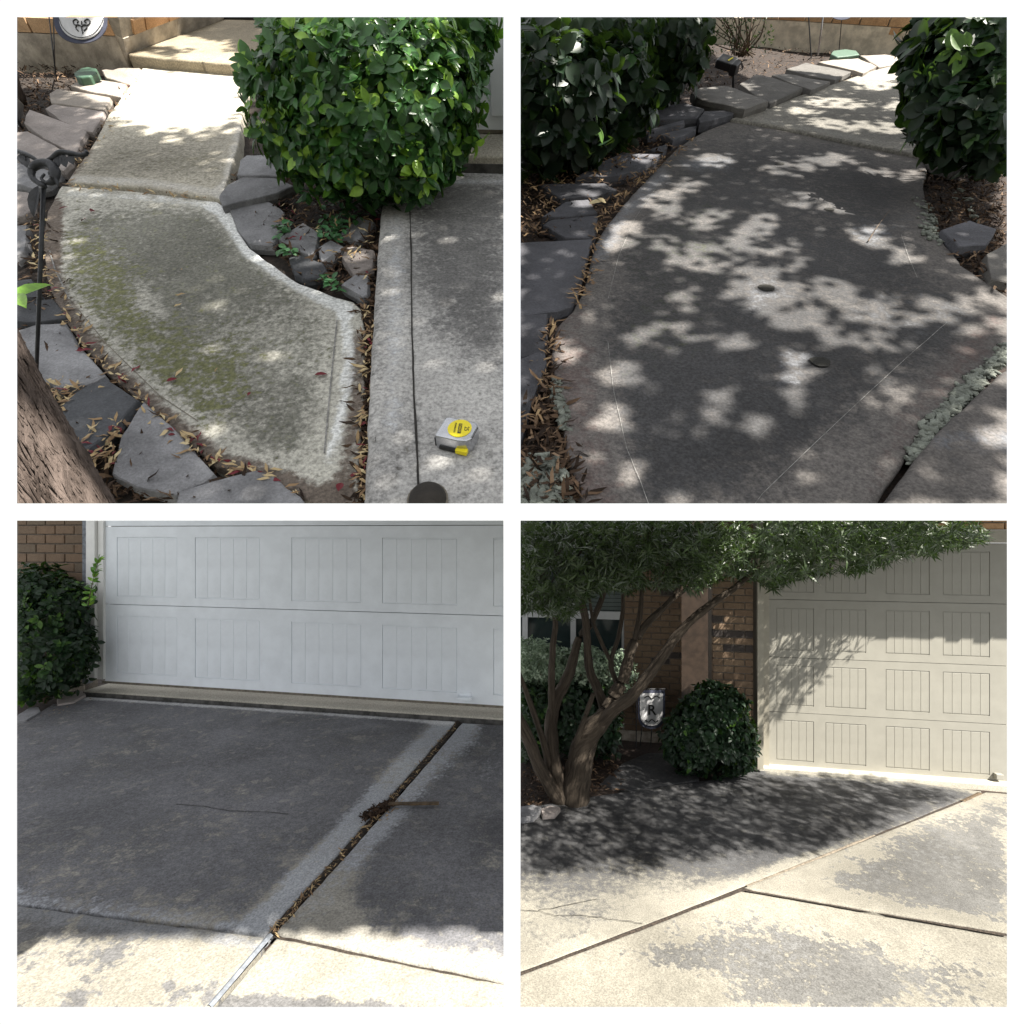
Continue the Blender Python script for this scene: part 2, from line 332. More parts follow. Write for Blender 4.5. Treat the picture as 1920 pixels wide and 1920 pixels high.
M = dict(
    walkTL=concrete('walkway concrete mossy', (.48, .465, .41), (.155, .153, .13), (.155, .16, .07), (.115, .087, .07), (.72, .73, .72), crisp=.34, a1=.25, a2=.40, s1=2.5, s2=11, speck=.9, grain=.4, gscale=110, spots=.0, smudge=.2),
    walkFar=concrete('walkway concrete pale', (.42, .39, .325), (.15, .14, .11), (.15, .14, .08), (.10, .07, .05), (.5, .48, .44), crisp=.35, a1=.25, a2=.3, s1=3, s2=12, speck=.7, gscale=110, spots=.0, smudge=.2),
    driveTL=concrete('driveway concrete grey', (.42, .41, .395), (.135, .132, .13), (.12, .12, .09), (.09, .07, .065), (.60, .615, .64), crisp=.34, a1=.4, a2=.45, s1=4, s2=12, speck=.8, gscale=120, spots=.1, smudge=.3),
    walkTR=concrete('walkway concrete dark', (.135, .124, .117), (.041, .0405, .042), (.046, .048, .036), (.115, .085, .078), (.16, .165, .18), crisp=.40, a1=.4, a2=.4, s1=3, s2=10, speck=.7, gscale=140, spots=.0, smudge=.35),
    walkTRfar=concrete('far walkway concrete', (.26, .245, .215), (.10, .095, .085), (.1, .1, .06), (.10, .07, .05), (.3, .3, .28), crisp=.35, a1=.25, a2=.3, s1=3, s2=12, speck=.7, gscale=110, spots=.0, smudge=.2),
    driveBL=concrete('driveway concrete flaking', (.31, .295, .26), (.125, .125, .133), (.36, .375, .40), (.06, .05, .045), (.60, .60, .60), crisp=.16, a1=.36, a2=.46, s1=2.4, s2=9, speck=.4, gscale=150, spots=.6, smudge=.7),
    driveBLfront=concrete('front driveway concrete flaking', (.275, .258, .218), (.12, .118, .118), (.20, .205, .215), (.06, .05, .045), (.34, .34, .34), crisp=.07, a1=.40, a2=.60, s1=2.6, s2=8, speck=.35, gscale=150, spots=.4, smudge=.25),
    driveBR=concrete('driveway concrete sunlit', (.212, .199, .168), (.098, .096, .092), (.145, .145, .145), (.06, .05, .045), (.27, .268, .26), crisp=.07, a1=.34, a2=.55, s1=1.6, s2=6, speck=.6, gscale=120, spots=.5, smudge=.3),
    driveBRdark=concrete('driveway concrete stained and shaded', (.212, .20, .170), (.05, .05, .052), (.085, .086, .088), (.06, .05, .045), (.26, .258, .25), crisp=.22, a1=.30, a2=.40, s1=1.6, s2=6, speck=.4, gscale=120, spots=.3, smudge=.3),  # charcoal stain, colour taken darker still to deepen the tree's shadow
    beige=concrete('porch concrete', (.33, .28, .20), (.16, .13, .09), (.1, .1, .06), (.1, .08, .06), (.4, .38, .33), crisp=.4, a1=.3, a2=.4, spots=.0),
    foundsunlit=simple('sun brightened foundation plaster', (.62, .55, .45), .9, .25, 14, bump=.5), foundation=simple('foundation plaster', (.33, .29, .24), .9, .3, 14, bump=.5),  # paler one: same foundation plaster with sunlight put into its colour
    curbdark=simple('dark curb face', (.075, .073, .068), .9, .5, 18, bump=.5),
    hiddenground=simple('unseen dark ground', (.05, .052, .045), .95, .4, 3, bump=.3),  # dark tone for the unseen sheet that blocks light from below
    soil=simple('garden soil', (.028, .02, .015), .95, .6, 35, bump=.9),
    soildark=simple('dark brown soil', (.022, .0125, .008), .95, .6, 35, bump=.9),  # soil in a darker, browner tone
    crack=simple('crack', (.02, .018, .016), .95, .4, 40),
    score=simple('scored line', (.22, .215, .205), .9, .5, 60),
    stone=stonemat('slate flagstone', (.185, .185, .193), .38), stonedark=stonemat('dark slate flagstone', (.062, .065, .072)),
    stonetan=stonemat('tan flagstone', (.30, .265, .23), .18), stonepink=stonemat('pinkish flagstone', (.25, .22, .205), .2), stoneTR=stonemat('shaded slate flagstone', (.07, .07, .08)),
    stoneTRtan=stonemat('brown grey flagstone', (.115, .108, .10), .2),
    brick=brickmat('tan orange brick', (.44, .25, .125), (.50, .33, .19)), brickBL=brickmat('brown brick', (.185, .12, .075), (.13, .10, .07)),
    brickBRshade=brickmat('tan brick', (.135, .088, .055), (.18, .125, .08)), brickdark=brickmat('near black brick', (.035, .028, .026), (.05, .04, .035)),  # tan house brick darkened in colour to imitate shade on the front
    mortar=simple('mortar', (.24, .21, .17), .95, .2, 40, bump=.3), mortardark=simple('grey mortar', (.13, .11, .09), .95, .2, 40, bump=.3),
    whitepaint=simple('white door paint', (.79, .835, .88), .42, .05, 6, bump=.05, bscale=200), trimwhite=simple('white trim paint', (.76, .76, .74), .5, .06, 8),
    cream=simple('cream door paint', (.255, .245, .212), .5, .05, 6, bump=.05, bscale=200), creamtrim=simple('cream trim paint', (.29, .27, .22), .55, .08, 8),
    rubber=simple('weather seal', (.16, .14, .11), .8, .3, 30), iron=simple('black iron', (.012, .013, .016), .45, .4, 40, spec=.5, bump=.3),
    filler=simple('sandy joint filler', (.15, .125, .095), .9, .4, 40, bump=.5), wood=simple('weathered stick', (.075, .05, .027), .85, .5, 30, bump=.6), strip=simple('grey expansion strip', (.16, .175, .20), .7, .35, 30, bump=.3),
    debris=simple('joint debris', (.03, .022, .016), .95, .6, 60, bump=.9),
    foam=simple('grey green foam', (.19, .205, .175), .9, .35, 45, bump=1.0, bscale=90), plug=simple('patched hole filler', (.014, .013, .010), .95, .3, 60, bump=.6),
    green=simple('green plastic lid', (.045, .10, .062), .5, .12, 30, bump=.2), blackplastic=simple('black plastic', (.012, .012, .014), .35, .3, 30),
    lamp_glass=simple('frosted lens', (.42, .44, .46), .2, .1, 30), yellow=simple('yellow label', (.80, .66, .01), .35, .04, 30), chrome=simple('brushed chrome', (.52, .53, .56), .22, .08, 40, metal=.9),
    ink=simple('black print', (.015, .015, .015), .5, .1, 30), leather=simple('brown leather', (.022, .018, .014), .85, .3, 25, bump=.3),
    flagwhite=simple('off white cloth', (.55, .55, .56), .9, .08, 20), flagborder=simple('dark blue grey cloth', (.05, .055, .085), .9, .2, 20),
    twig=simple('twig bark', (.085, .06, .04), .9, .3, 40), glass=simple('window glass', (.02, .03, .032), .08, .1, 10),
    blind=simple('grey green blinds', (.06, .08, .075), .5, .1, 10), windowwhite=simple('window frame paint', (.42, .43, .44), .5, .05, 10),
    rooftile=simple('brown roof tile', (.12, .08, .06), .8, .3, 20, bump=.3), doorwood=simple('dark entry door', (.03, .02, .014), .5, .3, 12),
    cedar=barkmat('shaggy red brown bark', (.035, .025, .02), (.165, .13, .113), 1, 26), bark=barkmat('grey brown bark', (.022, .017, .013), (.085, .068, .052), 1, 30),
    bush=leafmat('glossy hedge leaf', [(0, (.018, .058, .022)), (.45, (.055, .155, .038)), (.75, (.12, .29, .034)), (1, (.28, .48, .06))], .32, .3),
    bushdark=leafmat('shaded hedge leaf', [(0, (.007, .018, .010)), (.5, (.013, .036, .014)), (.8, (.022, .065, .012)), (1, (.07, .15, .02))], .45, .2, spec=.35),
    tree=leafmat('narrow tree leaf', [(0, (.010, .018, .008)), (.5, (.024, .042, .014)), (.8, (.055, .09, .028)), (1, (.12, .17, .06))], .4, .2),
    sage=leafmat('sun brightened silver sage leaf', [(0, (.13, .18, .12)), (.5, (.24, .32, .22)), (1, (.38, .46, .34))], .7, .15),  # silver green, brightened in colour to imitate a sun patch
    clover=leafmat('clover leaf', [(0, (.03, .10, .03)), (1, (.06, .19, .07))], .5, .2),
    litter=litmat('dry narrow leaf', [(0, (.10, .06, .035)), (.3, (.26, .165, .085)), (.6, (.42, .31, .16)), (.85, (.56, .46, .27)), (.93, (.10, .012, .015)), (1, (.16, .02, .03))]),
    mulch=litmat('wood mulch chip', [(0, (.02, .012, .008)), (.5, (.065, .038, .022)), (.8, (.12, .075, .045)), (1, (.24, .16, .10))], .9),
    canopy=leafmat('shade tree leaf', [(0, (.03, .055, .02)), (1, (.07, .11, .035))], .5, .1),
)
# ------------------------------------------------------------------ builders
def grow(poly, panel, by=7):
    """outline points on the limit of a place are pushed a little past it; the mesh is then trimmed there"""
    x0, y0, x1, y1 = RECT[panel]
    return [(x-by if x < x0+1.5 else x+by if x > x1-1.5 else x, y-by if y < y0+1.5 else y+by if y > y1-1.5 else y) for x, y in poly]
def slab(name, poly, P, h, thick, mat, panel, stain=None, d=.035, edge=.006, jit=.003, parent=None, tag=None, wob=.002, fill_down=True):
    """a ground slab whose top outline is given in pixels on plane P (raised by h)"""
    poly = grow(poly, panel)
    W = np.array([P.at(x, y, h) for x, y in poly]); UV = P.uv(W)
    bm = bmesh.new(); vs = [bm.verts.new((u, v, 0)) for u, v in UV]; bm.faces.new(vs)
    lo, hi = UV.min(0), UV.max(0)
    for ax in (0, 1):
        k = lo[ax]+d
        no = Vector((1, 0, 0)) if ax == 0 else Vector((0, 1, 0))
        while k < hi[ax]:
            bmesh.ops.bisect_plane(bm, geom=bm.verts[:]+bm.edges[:]+bm.faces[:], plane_co=no*k, plane_no=no, dist=1e-6); k += d
    bm.faces.ensure_lookup_table(); bm.normal_update()
    if bm.faces and bm.faces[0].normal.z < 0: bmesh.ops.reverse_faces(bm, faces=bm.faces[:])
    bm.verts.index_update()
    x0, y0, x1, y1 = RECT[panel]
    top = np.array([P.pt(v.co.x, v.co.y, h) for v in bm.verts]); px, py = proj(top)
    onb = np.zeros(len(px), bool)
    bnd = np.array([v.is_boundary for v in bm.verts])
    outn = np.zeros((len(top), 3))
    for e in bm.edges:
        if e.is_boundary:
            f = e.link_faces[0]; a, b = e.verts; mid = (a.co+b.co)/2; q = (b.co-a.co); nn = Vector((q.y, -q.x, 0))
            if nn.length < 1e-9: continue
            nn.normalize()
            if nn.dot(f.calc_center_median()-mid) > 0: nn = -nn
            wn = nn.x*P.ex+nn.y*P.ey
            outn[a.index] += wn; outn[b.index] += wn
    ln = np.linalg.norm(outn, axis=1); outn[ln > 0] /= ln[ln > 0][:, None]
    for i in range(len(top)):
        q = Vector(top[i])
        hh = wob*mnoise.noise(q*2.3)+wob*.4*mnoise.noise(q*9)
        top[i] = top[i]+P.n*hh
        if bnd[i] and not onb[i]: top[i] = top[i]+outn[i]*jit*(mnoise.noise(q*14)+.6*mnoise.noise(q*45))
    V = list(top); Fc = [[v.index for v in f.verts] for f in bm.faces]
    r1 = {}; r2 = {}; r3 = {}
    for i in np.nonzero(bnd)[0]:
        if onb[i]:
            ry = nrm(top[i]-CAM); dn = -(ry@P.n)
            V.append(top[i]+ry*(.3*edge/max(dn, .05))); r1[i] = len(V)-1
            V.append(top[i]+ry*(edge/max(dn, .05))); r2[i] = len(V)-1
            V.append(top[i]+ry*(thick/max(dn, .05))); r3[i] = len(V)-1
        else:
            V.append(top[i]+outn[i]*edge*.7-P.n*edge*.3); r1[i] = len(V)-1
            V.append(top[i]+outn[i]*edge-P.n*edge); r2[i] = len(V)-1
            V.append(top[i]+outn[i]*edge-P.n*thick); r3[i] = len(V)-1
    for e in bm.edges:
        if e.is_boundary:
            f = e.link_faces[0]; lp = [l for l in f.loops if l.edge == e][0]
            a, b = lp.vert.index, lp.link_loop_next.vert.index
            Fc.append([b, a, r1[a], r1[b]]); Fc.append([r1[b], r1[a], r2[a], r2[b]]); Fc.append([r2[b], r2[a], r3[a], r3[b]])
    bm.free(); V = np.array(V)
    qx, qy = proj(V); C = np.zeros((len(V), 4))
    if stain: C = stain(qx, qy)
    return mesh(name, V, Fc, mat, parent, origin=P.o, colors=C, tag=tag, smooth=True, clip=panel)

def stone(poly, P, h, thick, mat, label, group, name='flagstone', panel=None, tilt=0.0, sub=4):
    """irregular flagstone: outline in pixels, chipped rim, uneven top"""
    if panel: poly = grow(poly, panel)
    pts = []
    n = len(poly)
    for i in range(n):
        a, b = np.array(poly[i], float), np.array(poly[(i+1) % n], float)
        for k in range(sub): pts.append(a+(b-a)*k/sub)
    W = np.array([P.at(x, y, h) for x, y in pts]); c = W.mean(0); m = len(W)
    r = np.linalg.norm(W-c, axis=1).mean()
    tdir = nrm(P.ex*random.uniform(-1, 1)+P.ey*random.uniform(-1, 1))
    x0, y0, x1, y1 = RECT[panel] if panel else (0, 0, 1920, 1920)
    px, py = np.array(pts)[:, 0], np.array(pts)[:, 1]
    onb = np.zeros(m, bool)
    for i in range(m):
        q = Vector(W[i])
        if not onb[i]: W[i] += nrm(W[i]-c)*(r*.025*mnoise.noise(q*9)+r*.03*mnoise.noise(q*34))
    def lift(p): return p+P.n*(tilt*((p-c)@tdir)+.004*mnoise.noise(Vector(p)*8)+.002*mnoise.noise(Vector(p)*25))
    V = []; Fc = []
    rings = [(.0, 0), (.35, 0), (.7, 0), (.965, -.0003), (1.0, -.003)]
    V.append(lift(c))
    for k, (f, dz) in enumerate(rings[1:]):
        for i in range(m): V.append(lift(c+(W[i]-c)*f)+P.n*dz)
    for i in range(m):
        j = (i+1) % m; Fc.append([0, 1+i, 1+j])
        for k in range(len(rings)-2): a = 1+k*m; b = 1+(k+1)*m; Fc.append([a+i, b+i, b+j, a+j])
    base = 1+(len(rings)-2)*m
    for s, (o_, dz) in enumerate(((.004, -.5), (-.002, -1.0))):
        st = len(V)
        for i in range(m):
            q = lift(W[i])
            if onb[i]: ry = nrm(q-CAM); V.append(q+ry*(thick*-dz/max(-(ry@P.n), .05)))
            else: V.append(q+nrm(W[i]-c)*(o_+.003*mnoise.noise(Vector(q)*40))+P.n*thick*dz)
        for i in range(m): j = (i+1) % m; Fc.append([base+i, st+i, st+j, base+j])
        base = st
    o = mesh(name, V, Fc, mat, origin=c, smooth=False, tag=dict(label=label, cat='flagstone', group=group), clip=panel)
    bm = bmesh.new(); bm.from_mesh(o.data); bmesh.ops.recalc_face_normals(bm, faces=bm.faces[:]); bm.to_mesh(o.data); bm.free()
    return o

def strip(name, pts, P, h, wd, mat, parent=None, tag=None, thick=.0, jit=.0, panel=None, sub=6, hump=0):
    """thin strip (crack, groove, filler) along pixel polyline"""
    q = []
    for i in range(len(pts)-1):
        a, b = np.array(pts[i], float), np.array(pts[i+1], float)
        for k in range(sub): q.append(a+(b-a)*k/sub)
    q.append(np.array(pts[-1], float))
    W = [P.at(x, y, h) for x, y in q]; V = []; Fc = []
    for i, p in enumerate(W):
        t = nrm(W[min(i+1, len(W)-1)]-W[max(i-1, 0)]); s = np.cross(P.n, t)
        o_ = jit*mnoise.noise(Vector(p)*25); ww = wd*.5*(1+.6*mnoise.noise(Vector(p)*13) if jit else 1)
        zz = thick*(1+.5*mnoise.noise(Vector(p)*30)) if jit else thick
        V += [p+s*(o_-ww), p+s*o_+P.n*zz, p+s*(o_+ww)]
    for i in range(len(W)-1):
        a = 3*i; Fc += [[a, a+3, a+4, a+1], [a+1, a+4, a+5, a+2]]
    return mesh(name, V, [f[::-1] for f in Fc], mat, parent, clip=panel, tag=tag, smooth=False)

LT = [(0, .0), (.12, .22), (.32, .43), (.55, .47), (.76, .34), (.91, .15)]
LEAF = [np.array([[0, 0, 0]]+[q for (t, w_) in LT[1:] for q in ([t, w_, .07*w_*2-.16*t*t], [t, 0, -.16*t*t-.015], [t, -w_, .07*w_*2-.16*t*t])]+[[1, 0, -.19]]),
        [[0, 2, 1], [0, 3, 2]]+[q for k in range(4) for q in ([1+3*k, 2+3*k, 5+3*k, 4+3*k], [2+3*k, 3+3*k, 6+3*k, 5+3*k])]+[[13, 14, 16], [14, 15, 16]]]
NEEDLE = [np.array([[0, 0, 0], [.45, .5, .04], [.45, -.5, .04], [1, 0, -.1]]), [[0, 2, 3, 1]]]
SLIM = [np.array([[0, 0, 0], [.35, .5, .12], [.35, -.5, .12], [.7, .42, .05], [.7, -.42, .05], [1, 0, .1]]), [[0, 2, 1], [1, 2, 4, 3], [3, 4, 5]]]
def leaves_vf(pos, fwd, nor, L, Wd, tint, tmpl):
    T, FT = tmpl; n = len(pos); pos = np.asarray(pos); fwd = np.asarray(fwd, float); nor = np.asarray(nor, float)
    fwd = fwd/np.linalg.norm(fwd, axis=1)[:, None]
    side = np.cross(nor, fwd); side /= np.maximum(np.linalg.norm(side, axis=1), 1e-6)[:, None]; up = np.cross(fwd, side)
    L = np.broadcast_to(L, (n,))[:, None, None]; Wd = np.broadcast_to(Wd, (n,))[:, None, None]
    V = pos[:, None, :]+T[None, :, 0:1]*L*fwd[:, None, :]+T[None, :, 1:2]*Wd*side[:, None, :]+T[None, :, 2:3]*L*up[:, None, :]
    m = len(T); off = (np.arange(n)*m)
    Fc = []
    for f in FT: Fc += (off[:, None]+np.array(f)[None, :]).tolist()
    return V.reshape(-1, 3), Fc, np.repeat(np.asarray(tint), m)

def rand_unit(n):
    v = rng.normal(size=(n, 3)); return v/np.linalg.norm(v, axis=1)[:, None]

def foliage_lobes(lobes, n, L, Wd, up, tint_fn, per=5, shell=.35, tmpl=LEAF, spread=.75, below=None, bumpy=.30):
    """rosettes of leaves through the outer volume of several lobes (centre, radii)"""
    P = []; O = []
    wts = np.array([np.prod(r)**(2/3) for c, r in lobes]); wts /= wts.sum()
    while len(P) < n:
        i = rng.choice(len(lobes), p=wts); c, r = lobes[i]
        d = rand_unit(1)[0]; f = 1-shell*rng.random()**1.6
        f *= 1+bumpy*mnoise.noise(Vector(d*2.2+c*3))+bumpy*.6*mnoise.noise(Vector(d*6+c))
        p = c+d*r*f
        if below is not None and below(p): continue
        if any(j != i and np.sum(((p-cc)/rr)**2) < .55 for j, (cc, rr) in enumerate(lobes)): continue
        P.append(p); O.append(nrm(d/r))
    P = np.array(P); O = np.array(O); nn = len(P)
    A = nrm_rows(O+.55*rand_unit(nn)+.35*up)
    pos = []; fwd = []; nor = []; tin = []; LL = []
    base_t = tint_fn(P, O)
    for k in range(per):
        q = rand_unit(nn); rad = q-(q*A).sum(1)[:, None]*A; rad = rad/np.maximum(np.linalg.norm(rad, axis=1), 1e-5)[:, None]
        f = nrm_rows(A*(1-spread*(.5+rng.random((nn, 1))*.8))+rad*spread)
        pos.append(P+rad*L*.12-A*L*(.25*k/per)); fwd.append(f); nor.append(nrm_rows(A+.5*O+.3*rand_unit(nn)))
        tin.append(np.clip(base_t+rng.normal(size=nn)*.08, 0, 1)); LL.append(L*(.5+.85*rng.random(nn)))
    LL = np.concatenate(LL)
    return leaves_vf(np.concatenate(pos), np.concatenate(fwd), np.concatenate(nor), LL, LL*(Wd/L)*(.85+.3*rng.random(len(LL))), np.concatenate(tin), tmpl)
def nrm_rows(a): return a/np.maximum(np.linalg.norm(a, axis=1), 1e-6)[:, None]

def bush(name, label, lobes, base, P, panel, n, L, Wd, mat, per=5, bright=.12, twigs=30, up=None, group=None, tmpl=LEAF, shell=.4, cat='bush', extra=None, hi=.4):
    up = P.n if up is None else up
    e = empty(name, base, label, cat, group)
    def below(p): return (p-P.o)@P.n < .02
    def tf(Q, O):
        t = .12+.30*rng.random(len(Q))+.12*(O@up)
        b = rng.random(len(Q)) < bright; t[b] = .72+.28*rng.random(b.sum()); return t
    V, Fc, T = foliage_lobes(lobes, n, L, Wd, up, tf, per, shell, tmpl, below=below)
    if extra:
        for (q, o_) in extra: pass
    mesh('foliage', V, Fc, mat, e, origin=base, clip=panel, attrs={'tint': T}, tag=dict(kind='stuff'), smooth=True)
    parts = []
    for k in range(twigs):
        c, r = lobes[rng.integers(len(lobes))]; d = rand_unit(1)[0]; d = nrm(d+up*.5); tip = c+d*r*.9
        if below(tip): continue
        mid = base*.45+tip*.55+rand_unit(1)[0]*np.mean(r)*.12
        pts = spline([base+rand_unit(1)[0]*.02, mid, tip], 4); v, f, u = tube_vf(pts, np.linspace(.006, .0016, len(pts)), 5); parts.append((v, f))
    if parts:
        v, f = joinvf(parts); mesh('branches', v, f, M['twig'], e, origin=base, clip=panel, tag=dict(kind='stuff'))
    return e

def scatter(name, pts, P, h, L, Wd, mat, label, cat, panel, tint, tmpl=SLIM, tilt=.25, hs=.012, align=None, al=0.0):
    n = len(pts); pos = np.array([P.at(x, y, h+rng.random()*hs) for x, y in pts])
    an = rng.random(n)*2*math.pi
    if align is not None: an = np.where(rng.random(n) < al, align+rng.normal(size=n)*.35, an)
    fwd = np.cos(an)[:, None]*P.ex+np.sin(an)[:, None]*P.ey+rng.normal(size=(n, 1))*tilt*P.n
    nor = P.n+rng.normal(size=(n, 3))*tilt
    LL = L*(.5+rng.random(n)); V, Fc, T = leaves_vf(pos, fwd, nor, LL, LL*Wd/L, tint(n), tmpl)
    return mesh(name, V, Fc, mat, origin=P.o, clip=panel, attrs={'tint': T}, tag=dict(label=label, cat=cat, kind='stuff'))
def along(polyline, wd, n):
    seg = []; a = np.array(polyline, float); d = np.hypot(*(a[1:]-a[:-1]).T); cs = np.concatenate([[0], np.cumsum(d)])
    t = rng.random(n)*cs[-1]; i = np.clip(np.searchsorted(cs, t)-1, 0, len(d)-1); f = (t-cs[i])/d[i]
    q = a[i]+(a[i+1]-a[i])*f[:, None]; return q+rng.normal(size=(n, 2))*wd*.5
tan_t = lambda n: np.where(rng.random(n) < .10, .95+.05*rng.random(n), .15+.7*rng.random(n))
brown_t = lambda n: rng.random(n)*.55
def bed(name, P, panel, h, mat, poly=None, d=.05, amp=.012):
    x0, y0, x1, y1 = RECT[panel]
    poly = poly or [(x0, y1), (x1, y1), (x1, y0), (x0, y0)]
    o = slab(name, poly, P, h, .05, mat, panel, d=d, edge=.004, jit=0, wob=amp, tag=dict(kind='structure'))
    yt = max(y0+1, max(q[1] for q in poly[2:]))
    T = [P.at(x, y, h-.035) for x, y in ((x0+1, y1-1), (x1-1, y1-1), (x1-1, yt), (x0+1, yt))]; B = [CAM+(q-CAM)*(1.32 if panel[0] == 'T' else 1.04) for q in T]
    mesh('sunblock', T+B, [[0, 1, 2, 3], [7, 6, 5, 4], [0, 4, 5, 1], [1, 5, 6, 2], [2, 6, 7, 3], [3, 7, 4, 0]], M['soildark'], o)  # unseen block added under the bed to stop sunlight through the gaps
    return o

def brick_mesh(l, h, d):
    me = bpy.data.meshes.new('brick'); v, f = box_vf((0, 0, 0), (l/2, 0, 0), (0, d/2, 0), (0, 0, h/2)); me.from_pydata([tuple(k) for k in v], [], f)
    bm = bmesh.new(); bm.from_mesh(me); bmesh.ops.bevel(bm, geom=bm.edges[:], offset=.004, segments=1, affect='EDGES'); bm.to_mesh(me); bm.free(); return me
class Wall:
    """upright plane through two points, up direction w"""
    def __init__(s, A, B, w):
        s.A = np.asarray(A, float); s.u = nrm(np.asarray(B)-s.A); s.w = nrm(w-(np.dot(w, s.u))*s.u)
        s.n = np.cross(s.u, s.w)
        if s.n@(CAM-s.A) < 0: s.n = -s.n
    def sz(s, px, py, off=0):
        d = ray(px, py); t = (np.dot(s.n, s.A-CAM)+off)/np.dot(s.n, d); q = CAM+d*t-s.A
        return np.array([q@s.u, q@s.w])
    def pt(s, a, z, off=0): return s.A+a*s.u+z*s.w+off*s.n
    def box(s, a0, a1, z0, z1, o0, o1):
        return box_vf(s.pt((a0+a1)/2, (z0+z1)/2, (o0+o1)/2), s.u*(a1-a0)/2, s.n*(o1-o0)/2, s.w*(z1-z0)/2)
    def quad_px(s, pts, off=0):
        return [s.pt(*s.sz(x, y, off), off) for x, y in pts]
    def mat(s, a, z, off=0):
        m = Matrix.Identity(4)
        for i, k in enumerate((s.u, -s.n, s.w)):
            for j in range(3): m[j][i] = k[j]
        # keep it right-handed
        if m.to_3x3().determinant() < 0:
            for j in range(3): m[j][1] = -m[j][1]
        p = s.pt(a, z, off)
        for j in range(3): m[j][3] = p[j]
        return m
def lay_bricks(W, parent, a0, a1, z0, z1, me, bl, bh, gap, mat, panel, dark=None, off=0.0, skip=None, start=0):
    """running-bond bricks as children of parent; whole bricks share one mesh, cut ones get their own"""
    if not me.materials: me.materials.append(mat)
    base = np.array(parent.location); r = 0; z = z0
    x0, y0, x1, y1 = RECT[panel]; cnt = 0
    cut_shared = {}
    while z < z1:
        a = a0-(bl+gap)*(.5 if (r+start) % 2 else 0)
        while a < a1:
            l0, l1 = max(a, a0), min(a+bl, a1)
            if l1-l0 > .02 and not (skip and skip((l0+l1)/2, z+bh/2)):
                cs = np.array([W.pt(p, q, off) for p in (l0, l1) for q in (z, z+bh)]); px, py = proj(cs)
                if px.max() > x0 and px.min() < x1 and py.max() > y0 and py.min() < y1:
                    inside_ = px.min() > x0+1 and px.max() < x1-1 and py.min() > y0+1 and py.max() < y1-1
                    md = M['brickdark'] if (dark and dark((l0+l1)/2, z+bh/2)) else mat
                    if inside_ and l1-l0 > bl-.003 and md is mat:
                        o = bpy.data.objects.new('brick', me); COL.objects.link(o); o.parent = parent
                        m = W.mat((l0+l1)/2, z+bh/2, off-.045+.003*random.random()); m.translation = m.translation-Vector(base); o.matrix_basis = m
                    else:
                        o_ = .003*random.random(); v, f = W.box(l0, l1, z, z+bh, off-.09+o_, off+o_)
                        mesh('brick', v, f, md, parent, clip=None if inside_ else panel, fill=True)
                    cnt += 1
            a += bl+gap
        z += bh+gap; r += 1
    return cnt
def solid(name, vf, mat, parent=None, panel=None, bev=0, tag=None, smooth=False, origin=None):
    v, f = vf; o = mesh(name, v, f, mat, parent, origin=origin, tag=tag, smooth=smooth)
    if bev: bevel_mesh(o, bev)
    if panel:
        bm = bmesh.new(); bm.from_mesh(o.data); q = o; org = np.zeros(3)
        while q is not None: org = org+np.array(q.location); q = q.parent
        bisect_all(bm, RECT[panel], org, True); bm.to_mesh(o.data); bm.free()
    return o
def prism_px(P, poly, h0, h1, ext=0.0):
    """solid between plane heights h0 and h1 above the pixel outline (outline traced on top, at h1)"""
    T = [P.at(x, y, h1) for x, y in poly]; B = [p-P.n*(h1-h0) for p in T]; n = len(T)
    V = T+B; Fc = [list(range(n)), list(range(2*n-1, n-1, -1))]+[[i, n+i, n+(i+1) % n, (i+1) % n] for i in range(n)]
    return V, Fc
def text_obj(body, size, depth, mat, parent, centre, ux, uy, name='lettering', bold=False):
    cu = bpy.data.curves.new('t', 'FONT'); cu.body = body; cu.size = size; cu.extrude = depth; cu.align_x = 'CENTER'; cu.align_y = 'CENTER'
    if bold: cu.offset = size*.02
    tmp = bpy.data.objects.new('t', cu); COL.objects.link(tmp)
    dg = bpy.context.evaluated_depsgraph_get(); me = bpy.data.meshes.new_from_object(tmp.evaluated_get(dg))
    bpy.data.objects.remove(tmp, do_unlink=True); bpy.data.curves.remove(cu)
    n = len(me.vertices); co = np.zeros(n*3); me.vertices.foreach_get('co', co); co = co.reshape(-1, 3)
    un = np.cross(ux, uy); W = centre+co[:, :1]*ux+co[:, 1:2]*uy+co[:, 2:3]*un
    fc = [list(p.vertices) for p in me.polygons]
    return mesh(name, W, fc, mat, parent)

# --- unseen dark ground added behind the viewer to block light from below
V = [(-900, -900, -.35), (900, -900, -.35), (900, 1.6, -.35), (-900, 1.6, -.35)]
mesh('ground', V, [[0, 1, 2, 3]], M['hiddenground'], origin=(0, 0, -.35), tag=dict(kind='structure'))
# =================================================================== PLACE 1: mossy walkway with the tape measure
p = 'TL'; P = TL
bed('garden_bed', P, p, -.035, M['soil'], amp=.016)
